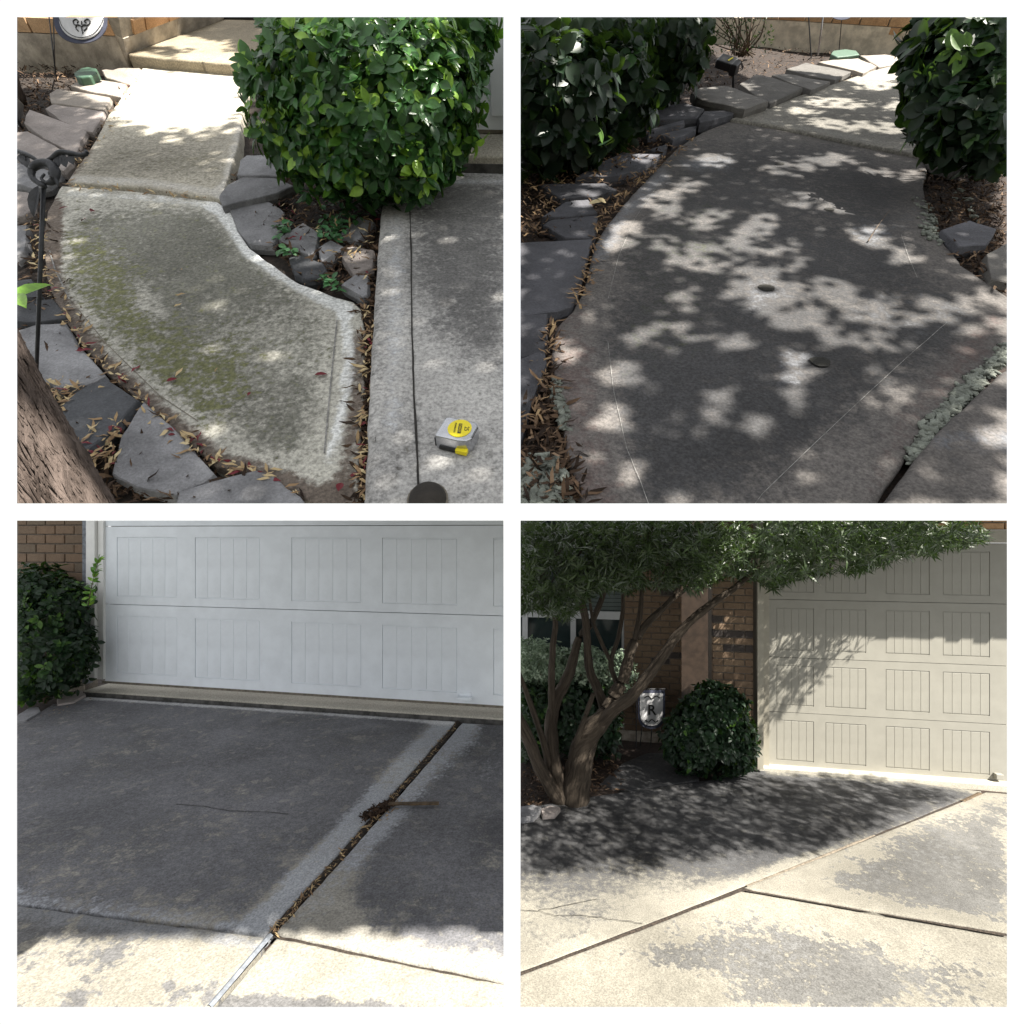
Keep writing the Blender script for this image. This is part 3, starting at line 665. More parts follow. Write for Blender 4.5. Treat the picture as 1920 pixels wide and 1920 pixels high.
# --- near walkway slab
NEAR1 = [(116, 349), (250, 360), (405, 379), (432, 400), (441, 430), (465, 465), (500, 492), (560, 532), (625, 556), (660, 566), (672, 578), (680, 625), (679, 700), (674, 800), (668, 880), (664, 944),
         (610, 944), (560, 922), (490, 892), (405, 868), (325, 803), (262, 748), (205, 698), (152, 640), (105, 565), (88, 510), (84, 450), (92, 395)]
RIM1 = [(410, 395), (432, 425), (462, 470), (520, 512), (590, 558), (640, 590), (640, 650), (628, 740), (618, 820), (606, 880)]
def st_near1(x, y):
    C = np.zeros((len(x), 4))
    core = [(130, 400), (200, 385), (380, 392), (415, 420), (450, 470), (520, 525), (600, 580), (620, 620), (600, 760), (560, 860), (480, 850), (380, 790), (290, 715), (200, 630), (130, 540), (112, 460)]
    C[:, 0] = .12+.62*pm(x, y, core, 40)+.15*pm(x, y, [(280, 400), (420, 420), (520, 520), (480, 620), (300, 560), (200, 460)], 60)-.35*pm(x, y, [(245, 520), (275, 530), (318, 590), (295, 603), (262, 580)], 14)
    C[:, 0] -= .28*pm(x, y, [(420, 560), (600, 600), (610, 720), (520, 700), (400, 640)], 60)
    C[:, 1] = .62*pm(x, y, [(115, 430), (230, 470), (330, 620), (440, 650), (480, 740), (400, 800), (300, 720), (190, 620), (115, 520)], 70)+.10*pm(x, y, core, 40)
    C[:, 1] -= .5*pm(x, y, [(245, 520), (275, 530), (318, 590), (295, 603), (262, 580)], 14)
    edge = [(92, 395), (88, 510), (108, 565), (155, 640), (208, 698), (265, 748), (328, 803), (408, 866), (492, 890), (562, 920), (640, 944)]
    C[:, 2] = .95*lm(x, y, edge, 26, 22)+.85*lm(x, y, [(672, 640), (668, 760), (655, 860), (640, 944)], 22, 26)+.35*lm(x, y, [(92, 360), (88, 500)], 24, 20)
    C[:, 3] = 1.1*lm(x, y, [(405, 384), (437, 425), (465, 468), (520, 508), (600, 555), (650, 580)], 13, 14)+.95*lm(x, y, [(648, 590), (655, 680), (640, 780), (620, 860)], 12, 14)+.6*lm(x, y, [(130, 362), (300, 372), (400, 386)], 9, 10)
    return C
wk = empty('walkway', P.at(390, 640), kind='structure')
s1 = slab('slab', NEAR1, P, 0.0, .09, M['walkTL'], p, st_near1, d=.02, edge=.005, parent=wk)
FAR1 = [(128, 340), (270, 350), (412, 371), (425, 330), (446, 262), (452, 205), (462, 141), (580, 150), (600, 142), (430, 134), (268, 128), (240, 170), (205, 215), (182, 262), (150, 310)]
def st_far1(x, y):
    C = np.zeros((len(x), 4)); g = np.clip((y-175)/150, 0, 1)
    C[:, 0] = .05+.62*g*pm(x, y, [(170, 300), (215, 230), (440, 235), (425, 340), (150, 330)], 40)
    C[:, 1] = .32*g*pm(x, y, [(170, 320), (230, 240), (430, 250), (420, 330)], 40)
    C[:, 3] = .75*lm(x, y, [(135, 335), (280, 342), (410, 362)], 9, 9)+.8*lm(x, y, [(415, 365), (432, 300), (448, 240)], 9, 9)+.5*lm(x, y, [(165, 300), (200, 235)], 8, 9)
    C[:, 2] = .7*lm(x, y, [(128, 340), (150, 308), (170, 280)], 12, 14)
    return C
slab('slab', FAR1, P, .012, .09, M['walkFar'], p, st_far1, d=.03, edge=.006, parent=wk)
strip('joint_litter', [(110, 346), (250, 355), (408, 375)], P, -.012, .035, M['debris'], wk, thick=.008, jit=.004)
strip('score_line', [(93, 470), (103, 505), (130, 560)], P, .0035, .004, M['score'], wk)
strip('score_line', [(130, 560), (200, 645), (300, 742), (372, 790)], P, .0028, .0022, M['rubber'], wk)
strip('score_line', [(632, 600), (628, 640), (620, 720), (608, 850)], P, .0035, .0035, M['score'], wk)
# --- raised driveway edge with a grooved line
DRV1 = [(698, 944), (702, 860), (707, 700), (713, 560), (719, 460), (724, 388), (735, 340), (744, 322), (944, 326), (944, 944)]
def st_drv1(x, y):
    C = np.zeros((len(x), 4)); yy = np.clip((y-322)/300, 0, 1)
    C[:, 0] = .35+.45*pm(x, y, [(790, 345), (944, 345), (944, 700), (800, 620)], 50)-.15*pm(x, y, [(780, 640), (944, 640), (944, 944), (800, 944)], 80)+.1*np.sin(x*.03)*np.cos(y*.02)
    C[:, 3] = .55*lm(x, y, [(745, 395), (742, 560), (738, 700), (735, 800)], 24, 30)+.7*lm(x, y, [(780, 340), (944, 340)], 9, 12)
    C[:, 2] = .25*lm(x, y, [(745, 840), (760, 940)], 20, 30)
    return C
dv = empty('driveway', P.at(820, 640), kind='structure')
slab('slab', DRV1, P, .035, .12, M['driveTL'], p, st_drv1, d=.022, edge=.020, parent=dv)
strip('groove', [(768, 375), (771, 480), (772, 600), (776, 740), (782, 850), (786, 944)], P, .0385, .0042, M['crack'], dv, panel=p, jit=.0012)
# --- garage apron and door behind the bush
A0 = P.at(700, 318); A1 = P.at(960, 323)
ap = empty('garage_apron', P.at(900, 322), 'beige concrete apron lip under white garage door behind glossy bush', 'apron')
WA = Wall(A0, A1, P.up)
v, f = WA.box(.05, WA.sz(960, 323)[0], -.03, .055, -.35, 0); solid('lip', (v, f), M['beige'], ap, p, bev=.008)
v, f = WA.box(.05, WA.sz(960, 323)[0], -.03, .028, -.01, .006); solid('dark_face', (v, f), M['curbdark'], ap, p)
WD = Wall(WA.pt(0, 0, -.20), WA.pt(1, 0, -.20), P.up)
gd = empty('garage_door', WD.pt(1.0, .05), 'white garage door corner seen beside the glossy bush', 'garage door')
zb = WD.sz(910, 243)[1]
a_r = WD.sz(946, 240)[0]; a_l = WD.sz(820, 240)[0]
v, f = WD.box(a_l, a_r+.05, zb, zb+1.2, -.05, 0); solid('section', (v, f), M['whitepaint'], gd, p)
for (xa, xb, ya, yb) in ((918, 990, 120, 218),):
    s0 = WD.sz(xa, ya); s1_ = WD.sz(xb, yb)
    v, f = WD.box(s0[0], s1_[0], s1_[1], s0[1]+.4, -.02, .012); solid('panel', (v, f), M['whitepaint'], gd, p, bev=.004)
v, f = WD.box(a_l, a_r+.05, zb-.012, zb, -.04, .002); solid('weather_seal', (v, f), M['rubber'], gd, p)

# --- house corner: foundation, bricks, porch
HB0, HB1 = P.at(30, 118, 0), P.at(242, 128, 0)
WH = Wall(HB0, HB1, P.up); ce = WH.sz(242, 128)[0]
hs = empty('house_corner', WH.pt(ce*.6, 0), 'tan brick house corner on plastered foundation beside porch', 'house wall')
fz = WH.sz(150, 66)[1]
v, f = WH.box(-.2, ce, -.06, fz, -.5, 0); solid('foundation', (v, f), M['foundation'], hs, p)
v, f = WH.box(-.2, ce-.01, fz, fz+.6, -.12, -.012); solid('mortar_bed', (v, f), M['mortar'], hs, p)
bm_ = brick_mesh(.20, .062, .09)
lay_bricks(WH, hs, -.2, ce, fz+.004, fz+.5, bm_, .20, .062, .012, M['brick'], p, off=.002)
# return wall towards the porch door
R0 = WH.pt(ce, 0, -.002); R1 = R0-WH.n*1.2+WH.u*.10
WR = Wall(R0, R1, P.up); WR.n = nrm(np.cross(WR.u, WR.w)); WR.n = WR.n if WR.n@WH.u > 0 else -WR.n
v, f = WR.box(0, 1.2, fz, fz+.5, -.10, -.010); solid('mortar_bed', (v, f), M['mortar'], hs, p)
v, f = WR.box(0.002, 1.2, -.05, fz, -.10, -.004); solid('foundation', (v, f), M['foundation'], hs, p)
lay_bricks(WR, hs, .09, 1.2, fz+.004, fz+.5, bm_, .20, .062, .012, M['brick'], p, off=.002, start=1)
# porch slab
pz = .06
PO = [(243, 101), (300, 108), (380, 114), (470, 122), (620, 133), (640, 32), (300, 32)]
po = slab('porch', PO, P, pz, .14, M['beige'], p, lambda x, y: np.stack([.05+.5*pm(x, y, [(300, 30), (640, 30), (640, 60), (420, 62), (290, 66)], 30)+.35*lm(x, y, [(245, 104), (300, 60), (330, 30)], 14, 24), 0*x, .25*pm(x, y, [(320, 40), (480, 45), (470, 80), (340, 75)], 40), 0*x], 1), d=.03, edge=.012, jit=.006,
          tag=dict(kind='structure'))
TW = Wall(P.at(285, 34, pz), P.at(640, 42, pz), P.up)
v, f = TW.box(-.1, 2.0, 0.0, .25, -.05, .0); solid('threshold', (v, f), M['blackplastic'], None, p, tag=dict(label='dark door threshold at the back of the beige porch', cat='threshold'))

# --- flagstones of place 1
gL = 'tan flagstones stepping up to the porch'; gD = 'dark flagstones curving round the mossy slab'; gS = 'small slate flagstones under the glossy bush'
ST1 = [
 ([(190, 131), (225, 127), (262, 128), (264, 133), (243, 158), (200, 146)], 'stonetan', 'sunlit pale flagstone touching the porch, last of its row', gL, .022),
 ([(131, 161), (160, 146), (236, 157), (228, 182), (170, 171)], 'stonetan', 'tan flagstone beside green lid and below the sunlit one', gL, .022),
 ([(92, 174), (105, 165), (206, 181), (195, 207), (95, 193)], 'stonetan', 'long brownish flagstone, third from the porch', gL, .022),
 ([(85, 203), (100, 195), (195, 209), (172, 246), (140, 239), (110, 223)], 'stonepink', 'tan flagstone, fourth from the porch', gL, .022),
 ([(45, 232), (57, 209), (160, 243), (141, 281), (120, 276), (82, 259)], 'stonepink', 'pinkish flagstone just above the black iron hook arm', gL, .024),
 ([(32, 246), (50, 244), (120, 284), (137, 301), (118, 319), (60, 303), (32, 294)], 'stonepink', 'grey pink flagstone behind the black iron hook', gL, .02),
 ([(32, 306), (70, 311), (115, 326), (90, 347), (60, 353), (32, 342)], 'stone', 'grey flagstone behind the curled head of the hook', gD, .016),
 ([(32, 357), (58, 362), (60, 392), (45, 404), (32, 408)], 'stonepink', 'small pinkish flagstone left of the iron pole', gD, .02),
 ([(32, 424), (50, 420), (46, 470), (32, 482)], 'stone', 'narrow grey flagstone left of the iron pole above green leaf', gD, .016),
 ([(32, 528), (58, 522), (78, 556), (32, 561)], 'stonedark', 'dark flagstone above the wide one beside the iron pole', gD, .012),
 ([(32, 567), (97, 558), (128, 598), (70, 604), (32, 602)], 'stonedark', 'dark squarish flagstone, second above the dark cracked wedge', gD, .012),
 ([(32, 617), (60, 607), (122, 603), (142, 642), (199, 705), (160, 722), (108, 729), (70, 716), (45, 702), (32, 690)], 'stone', 'large smooth grey flagstone crossed by the iron pole', gD, .016),
 ([(100, 817), (103, 775), (145, 731), (195, 707), (260, 750), (232, 778), (195, 818), (140, 858)], 'stonedark', 'near black flagstone with pale chipped lower edge by shaggy trunk', gD, .024),
 ([(209, 888), (228, 818), (270, 754), (320, 800), (400, 886), (382, 902), (325, 928), (255, 912)], 'stone', 'large triangular grey flagstone pointing at the mossy slab', gD, .016),
 ([(330, 922), (388, 902), (480, 882), (512, 892), (562, 930), (574, 944), (330, 944)], 'stone', 'grey flagstone cut off below the triangular one', gD, .02),
 ([(411, 366), (425, 346), (455, 333), (520, 335), (552, 348), (520, 360), (416, 383)], 'stone', 'thick grey flagstone overhanging the walkway joint', gS, .05),
 ([(444, 328), (450, 300), (462, 290), (515, 290), (520, 330)], 'stone', 'grey flagstone half hidden by bush beside pale walkway', gS, .045),
 ([(427, 387), (470, 373), (505, 379), (533, 396), (528, 428), (510, 456), (466, 454), (446, 430)], 'stone', 'grey and black blotched flagstone next to the walkway joint', gS, .012),
 ([(521, 447), (568, 415), (597, 436), (590, 470), (578, 477), (540, 464)], 'stone', 'purple grey pentagonal flagstone ringed by clover', gS, .006),
 ([(637, 436), (672, 405), (702, 416), (682, 436), (672, 452), (648, 444)], 'stone', 'light grey flagstone with white speck near driveway edge', gS, .006),
 ([(597, 465), (620, 451), (650, 465), (625, 478), (603, 490)], 'stone', 'smallest slate flagstone wedged between three others', gS, .006),
 ([(640, 481), (652, 462), (700, 470), (699, 502), (662, 513)], 'stonepink', 'pale cracked flagstone with small black mark by driveway edge', gS, .006),
 ([(541, 482), (560, 476), (606, 494), (612, 506), (600, 520), (575, 525), (553, 515)], 'stonedark', 'dark oval flagstone beside the curved slab rim', gS, .006),
 ([(640, 534), (665, 515), (690, 518), (689, 552), (680, 556)], 'stone', 'grey kite shaped flagstone at the slab corner', gS, .006)]
for poly, mk, lab, g, hh in ST1: stone(poly, P, hh*.6, .035, M[mk], lab, g, panel=p, tilt=random.uniform(-.03, .03))

# --- litter, mulch, clover
pts = np.concatenate([along([(88, 500), (150, 640), (262, 748), (400, 868), (490, 888), (560, 925)], 9, 120), along([(95, 560), (200, 690), (330, 812), (480, 890)], 20, 60), along([(692, 570), (688, 700), (684, 820), (680, 940)], 13, 130), sample_poly([(45, 400), (85, 400), (95, 520), (60, 520)], 50),
                      sample_poly([(80, 715), (200, 725), (110, 770), (90, 745)], 60), sample_poly([(190, 780), (240, 790), (210, 880), (150, 880), (140, 930), (165, 940), (110, 870)], 110), sample_poly([(300, 380), (640, 800), (300, 700)], 5), along([(265, 140), (190, 255), (150, 310)], 8, 70), along([(120, 346), (400, 372)], 5, 40), sample_poly([(500, 350), (720, 395), (700, 520), (520, 430)], 90)])
scatter('fallen_leaves', pts, P, .004, .026, .0056, M['litter'], 'tan and red narrow leaves fallen along the mossy slab edges', 'leaf litter', p, tan_t)
pts = np.concatenate([sample_poly([(32, 380), (95, 380), (180, 660), (420, 870), (600, 944), (32, 944)], 1500), sample_poly([(690, 560), (672, 580), (664, 944), (700, 944), (715, 540)], 800), sample_poly([(440, 330), (730, 330), (715, 560), (560, 520), (430, 390)], 1500), sample_poly([(32, 110), (200, 120), (120, 200), (60, 240), (32, 260)], 900), along([(265, 135), (150, 310)], 9, 250)])
scatter('wood_mulch', pts, P, -.028, .032, .006, M['mulch'], 'brown shredded mulch between the flagstones round the mossy slab', 'mulch', p, lambda n: rng.random(n)**1.3, hs=.03, tilt=.4)
pts = np.concatenate([sample_poly([(600, 405), (648, 415), (640, 450), (602, 448)], 70), sample_poly([(508, 425), (555, 410), (530, 445), (512, 450)], 30), sample_poly([(515, 452), (555, 470), (545, 482), (520, 470)], 25), sample_poly([(598, 512), (630, 525), (640, 548), (605, 528)], 25), sample_poly([(580, 380), (640, 370), (700, 400), (660, 420)], 40)])
scatter('clover_patch', pts, P, .0, .022, .016, M['clover'], 'small round green clover leaves between slate flagstones', 'ground cover', p, lambda n: rng.random(n), tmpl=LEAF, hs=.03)
scatter('red_petals', np.array([(170, 398), (110, 392), (590, 703), (832, 655), (800, 890), (640, 905), (168, 395), (835, 890), (315, 815), (312, 715), (470, 735), (160, 410)]), P, .006, .022, .012, M['litter'], 'tiny dark red petals stuck to the concrete', 'petals', p, lambda n: np.full(n, .97), tmpl=LEAF)
for q in ((637, 853, .05, .2), (95, 664, .04, 0),):
    pass
# stray leaf sprig at the left edge
V, Fc, T = leaves_vf(np.array([P.at(26, 560, .25), P.at(28, 552, .26)]), np.array([P.ex*.3+P.ey, P.ex*.6-P.ey*.6+P.n*.1]), np.array([P.n-.3*P.ey, P.n]), np.array([.085, .06]), np.array([.04, .03]), np.array([.85, .9]), LEAF)
mesh('leaf_sprig', V, Fc, M['bush'], clip=p, attrs={'tint': T}, tag=dict(label='bright green leaf pair poking in beside the iron pole', cat='leaf'))

# --- glossy bush
base = P.at(640, 352, 0.0); Db = 1.72
def lob(x, y, rx, rz, D, dr=.8): return (CAM+ray(x, y)*D, np.array([rx*D/F, (rx+rz)*.5*dr*D/F, rz*D/F]))
lobes = [lob(690, 190, 190, 165, Db), lob(800, 165, 100, 140, Db), lob(560, 195, 88, 130, Db*1.01), lob(700, 70, 195, 110, Db*1.05), lob(850, 60, 75, 90, Db*1.04), lob(660, 285, 120, 72, Db*.99), lob(760, 300, 70, 62, Db*.99)]
bush('glossy_bush', 'big rounded bush of glossy oval leaves between pale walkway and driveway', lobes, base, P, p, 3700, .041, .0225, M['bush'], per=5, bright=.17, twigs=130, up=nrm(P.n+np.array([0, -.2, .4])), shell=.5)

# --- shaggy trunk in the lower left corner, and the one by the house
tr = empty('cedar_trunk', P.at(60, 1000, 0), 'shaggy red brown tree trunk leaning in at the flagstones', 'tree')
d0 = .93
pts = spline([CAM+ray(150, 1120)*(d0+.06), CAM+ray(40, 940)*d0, CAM+ray(-70, 740)*(d0-.05), CAM+ray(-190, 520)*(d0-.12)], 14)
v, f, u = tube_vf(pts, resample_r([.125, .115, .105, .10], len(pts)), 40, jit=.10)
mesh('trunk', v, f, M['cedar'], tr, clip=p, uv=u, smooth=True)
parts = []; uvs = []
for k in range(1500):
    i = rng.integers(0, len(pts)-8); an = rng.random()*2*math.pi; n_ = rng.integers(5, 14); ax = nrm(pts[i+1]-pts[i]); a = nrm(np.cross(ax, [.3, .2, .9])); b = np.cross(ax, a)
    rr = .118*(1.0+.05*rng.random()); st = []
    tw = rng.normal()*.018; wd = .0007+.0016*rng.random()
    for j in range(n_+1):
        q = pts[min(i+j, len(pts)-1)]; an2 = an+tw*j; dirr = math.cos(an2)*a+math.sin(an2)*b; side = -math.sin(an2)*a+math.cos(an2)*b
        rb = np.interp(min(i+j, len(pts)-1)/(len(pts)-1), [0, .33, .67, 1], [.125, .115, .105, .10]); o_ = rb*1.01+(.004*rng.random() if j in (0, n_) else .0015*rng.random()); w_ = wd*(1-.8*abs(j/n_-.5)*2)+.0008
        st += [q+dirr*o_-side*w_, q+dirr*(o_+.0012), q+dirr*o_+side*w_]
    ff = []
    for j in range(n_): e_ = 3*j; ff += [[e_, e_+3, e_+4, e_+1], [e_+1, e_+4, e_+5, e_+2]]
    parts.append((st, ff)); uvs += [(x[0], x[1], x[2]*.3) for x in (np.array(st)-pts[0])]
v, f = joinvf(parts); mesh('bark_strips', v, f, M['cedar'], tr, clip=p, uv=uvs, tag=dict(kind='stuff'))
t2 = empty('young_trunk', P.at(40, 190), 'dark peeling tree stem at the bed edge near garden flag', 'tree')
pts = spline([P.at(38, 192, -.02), P.at(38, 192)+P.up*.14, P.at(38, 192)+P.up*.30+P.ex*.012, P.at(40, 192)+P.up*.62+P.ex*.03], 8)
v, f, u = tube_vf(pts, resample_r([.028, .024, .05, .062], len(pts)), 18, jit=.3); mesh('trunk', v, f, M['cedar'], t2, clip=p, uv=u, smooth=True)

# --- black iron shepherd hook
hk = empty('shepherd_hook', P.at(66, 748), 'black iron shepherd hook pole with curled bird head and leafy arms', 'garden hook')
yb_ = P.at(66, 748); D0 = (yb_-CAM)[1]
top = CAM+ray(82, 345)*(D0*.86)
v, f, u = tube_vf([yb_, yb_*.5+top*.5, top], .0040, 10); mesh('pole', v, f, M['iron'], hk, smooth=True)
def hp(px, py, k=0): return CAM+ray(px, py)*(D0*.855+k)
ring = [hp(84, 350), hp(62, 335), hp(60, 318), hp(72, 308), hp(92, 308), hp(103, 320), hp(100, 338), hp(88, 343), hp(78, 335), hp(84, 326)]
q = spline(ring, 8); v, f, u = tube_vf(q, resample_r([.005, .006, .007, .008, .009, .010, .007, .004, .003, .002], len(q)), 10); mesh('curl', v, f, M['iron'], hk, smooth=True)
q = spline([hp(98, 325), hp(105, 338), hp(109, 349)], 6); v, f, u = tube_vf(q, resample_r([.008, .005, .001], len(q)), 8); mesh('beak', v, f, M['iron'], hk, smooth=True)
q = spline([hp(78, 305), hp(95, 298), hp(112, 286), hp(135, 288), hp(152, 291), hp(163, 287), hp(160, 283)], 8); v, f, u = tube_vf(q, resample_r([.0025, .004, .005, .005, .004, .004, .003], len(q)), 10); mesh('arm', v, f, M['iron'], hk, smooth=True)
q = spline([hp(76, 306), hp(62, 296), hp(45, 288), hp(33, 284), hp(24, 286)], 8); v, f, u = tube_vf(q, resample_r([.0025, .004, .005, .004, .004], len(q)), 10); mesh('arm', v, f, M['iron'], hk, smooth=True, clip=p)
V, Fc, T = leaves_vf(np.array([hp(72, 348), hp(108, 290), hp(118, 289), hp(130, 289), hp(48, 290), hp(40, 288)]), np.array([[-.02, 0, -.06], [.0, .0, -.03], [.004, 0, -.03], [.01, 0, -.03], [0, 0, -.03], [.0, 0, -.03]]), np.array([[0, -1, .2]]*6), np.array([.06, .022, .024, .02, .024, .02]), np.array([.026, .018, .02, .016, .02, .018]), np.zeros(6), LEAF)
for k in range(6): mesh('iron_leaf', V[17*k:17*k+17], LEAF[1], M['iron'], hk)
# --- garden flag on wire stand
fl = empty('garden_flag', P.at(104, 150), 'crest shaped garden flag with dark border and scroll ornament on wire stand', 'garden flag')
Yf = (P.at(105, 148)-CAM)[1]
def fp(px, py, k=0): return CAM+ray(px, py)*(Yf*.93+k)
for a, b in (((92, 32), (106, 152)), ((100, 30), (103, 135))):
    v, f, u = tube_vf([fp(*a, .02), fp((a[0]+b[0])/2, (a[1]+b[1])/2, .02), P.at(*b)], .0032, 6); mesh('stand_wire', v, f, M['iron'], fl, clip=p)
def crest(w_, top, bot, cx):
    L = [(cx-w_, top), (cx-w_, bot-55)]
    for k in range(1, 16): an = math.pi-math.pi*k/16; L.append((cx+w_*math.cos(an), bot-45+45*math.sin(an)**.8))
    return L+[(cx+w_, bot-55), (cx+w_, top)]
def sheet(name, pl, k, mat, par, dz=.004, clip=p):
    V = [fp(x, y, k+.012*math.sin(x*.09)*0) for x, y in pl]; n = len(V); V2 = [q+np.array([0, dz, 0]) for q in V]
    Fc = [list(range(n)), list(range(2*n-1, n-1, -1))]+[[i, (i+1) % n, n+(i+1) % n, n+i] for i in range(n)]
    return mesh(name, V+V2, [q[::-1] for q in Fc], mat, par, clip=clip)
sheet('border', crest(50, 20, 81, 151), 0, M['flagborder'], fl); sheet('cloth', crest(42, 20, 73, 152), -.006, M['flagwhite'], fl)
for pl in ([(147, 58), (142, 52), (146, 46), (152, 50), (154, 58)], [(157, 58), (163, 52), (159, 46), (153, 50)], [(150, 48), (140, 46), (137, 40), (142, 36), (147, 40), (144, 43)], [(156, 48), (166, 46), (169, 40), (164, 36), (158, 40), (162, 43)], [(153, 46), (153, 40)], [(155, 60), (155, 63)],
           [(110, 34), (118, 52), (135, 66), (155, 70), (175, 63), (188, 48), (194, 34)]):
    pp = spline([fp(x, y, -.0085) for x, y in pl], 6); v, f, u = tube_vf(pp, .0028 if len(pl) < 7 else .0016, 5); mesh('scroll', v, f, M['ink'], fl, clip=p)
# --- green valve lid
V, Fc = prism_px(P, [(138, 136), (150, 128), (165, 125), (181, 128), (181, 136), (168, 143), (150, 145), (140, 142)], 0, .05); o = solid('valve_box_lid', (V, Fc), M['green'], None, None, bev=.006, tag=dict(label='green plastic valve box lid in the bed near the tan flagstones', cat='valve lid'))
# --- solar spotlight cut by the edge of the place
sl = empty('garden_spotlight', P.at(40, 235), 'grey domed garden spotlight at the bed edge above the iron hook', 'garden light')
q0 = P.at(38, 236); v, f = box_vf(q0+P.n*.06, P.ex*.035, nrm(P.ey+P.n*.5)*.05, nrm(P.n-P.ey*.5)*.025); solid('housing', (v, f), M['blackplastic'], sl, p, bev=.008)
v, f, u = tube_vf([q0+P.n*.075, q0+P.n*.10+P.ey*.01, q0+P.n*.115+P.ey*.02], [.03, .028, .012], 16); mesh('lens', v, f, M['lamp_glass'], sl, clip=p, smooth=True)
v, f, u = tube_vf([q0-P.n*.02, q0+P.n*.05], .008, 8); mesh('stake', v, f, M['blackplastic'], sl, clip=p)

# --- tape measure
hT = .036
tp = empty('tape_measure', P.at(860, 815, hT), 'chrome tape measure with round yellow label lying on the driveway', 'tape measure')
cT = P.at(858, 808, hT+.034)
ax = nrm(P.at(893, 800, hT)-P.at(825, 785, hT)); ay = nrm(np.cross(P.n, ax))
def tl(x, y, z): return tp_o+ax*x+ay*y+P.n*z
tp_o = P.at(857, 805, hT+.034)-P.n*.034
out_ = [(-.036, -.030), (.012, -.030), (.030, -.026), (.038, -.016), (.038, .022), (.030, .032), (-.030, .032), (-.037, .026)]
m = len(out_); V = [tl(x, y, 0) for x, y in out_]+[tl(x, y, .034) for x, y in out_]
Fc = [list(range(m))[::-1], list(range(m, 2*m))]+[[i, (i+1) % m, m+(i+1) % m, m+i] for i in range(m)]
solid('case', (V, Fc), M['chrome'], tp, None, bev=.003)
V = [tl(.004+.024*math.cos(2*math.pi*k/32), .004+.026*math.sin(2*math.pi*k/32), z) for z in (.033, .0352) for k in range(32)]
Fc = [list(range(32, 64))]+[[k, (k+1) % 32, 32+(k+1) % 32, 32+k] for k in range(32)]
lb = mesh('label_disc', V, Fc, M['yellow'], tp)
v, f = box_vf(tl(.020, -.031, .008), ax*.012, ay*.006, P.n*.005); solid('blade_tab', (v, f), M['yellow'], tp, None, bev=.001)
v, f = box_vf(tl(-.037, -.002, .014), ax*.0022, ay*.026, P.n*.011); solid('belt_clip', (v, f), M['blackplastic'], tp, None, bev=.001)
v, f = box_vf(tl(-.010, -.0315, .006), ax*.018, ay*.0018, P.n*.0035); solid('mouth', (v, f), M['ink'], tp, None)
tx, ty = ay*1.0, -ax          # lettering reads across the case
rx = nrm(.25*ax+ -.97*ay); rx = nrm(-rx if False else rx); ryv = np.cross(P.n, rx)
text_obj('25', .0135, .0002, M['ink'], tp, tl(.018, .006, .0356), rx, ryv)
v, f = box_vf(tl(.005, .003, .0355), rx*.0145, ryv*.0034, P.n*.0003); solid('name_plate', (v, f), M['ink'], tp)
text_obj('STANLEY', .0062, .0002, M['yellow'], tp, tl(.005, .003, .0362), rx, ryv)
text_obj('POWERLOCK', .0048, .0002, M['ink'], tp, tl(-.005, .002, .0356), rx, ryv)
# --- toe of a brown shoe
sh = empty('shoe', P.at(805, 935, .035), 'scuffed brown leather shoe toe resting on the driveway', 'shoe')
V = []; Fc = []; q0 = P.at(803, 936, .035)
for i in range(9):
    t = i/8; rr = math.sin(math.acos(1-t if t < 1 else 0))
    for k in range(20):
        an = 2*math.pi*k/20; x = math.cos(an)*.036*math.cos(t*math.pi/2)**.6; y = math.sin(an)*.042*math.cos(t*math.pi/2)**.6-.006; V.append(q0+P.ex*x+P.ey*y+P.n*(.002+.024*math.sin(t*math.pi/2)))
for i in range(8):
    for k in range(20): k2 = (k+1) % 20; Fc.append([i*20+k, i*20+k2, (i+1)*20+k2, (i+1)*20+k])
mesh('toe_cap', V, Fc, M['leather'], sh, clip=p, smooth=True)
V = [q0+P.ex*math.cos(2*math.pi*k/24)*.0385+P.ey*(math.sin(2*math.pi*k/24)*.0445-.006)+P.n*z for z in (0, .007) for k in range(24)]
mesh('sole', V, [list(range(24))[::-1], list(range(24, 48))]+[[k, (k+1) % 24, 24+(k+1) % 24, 24+k] for k in range(24)], M['rubber'], sh, clip=p)

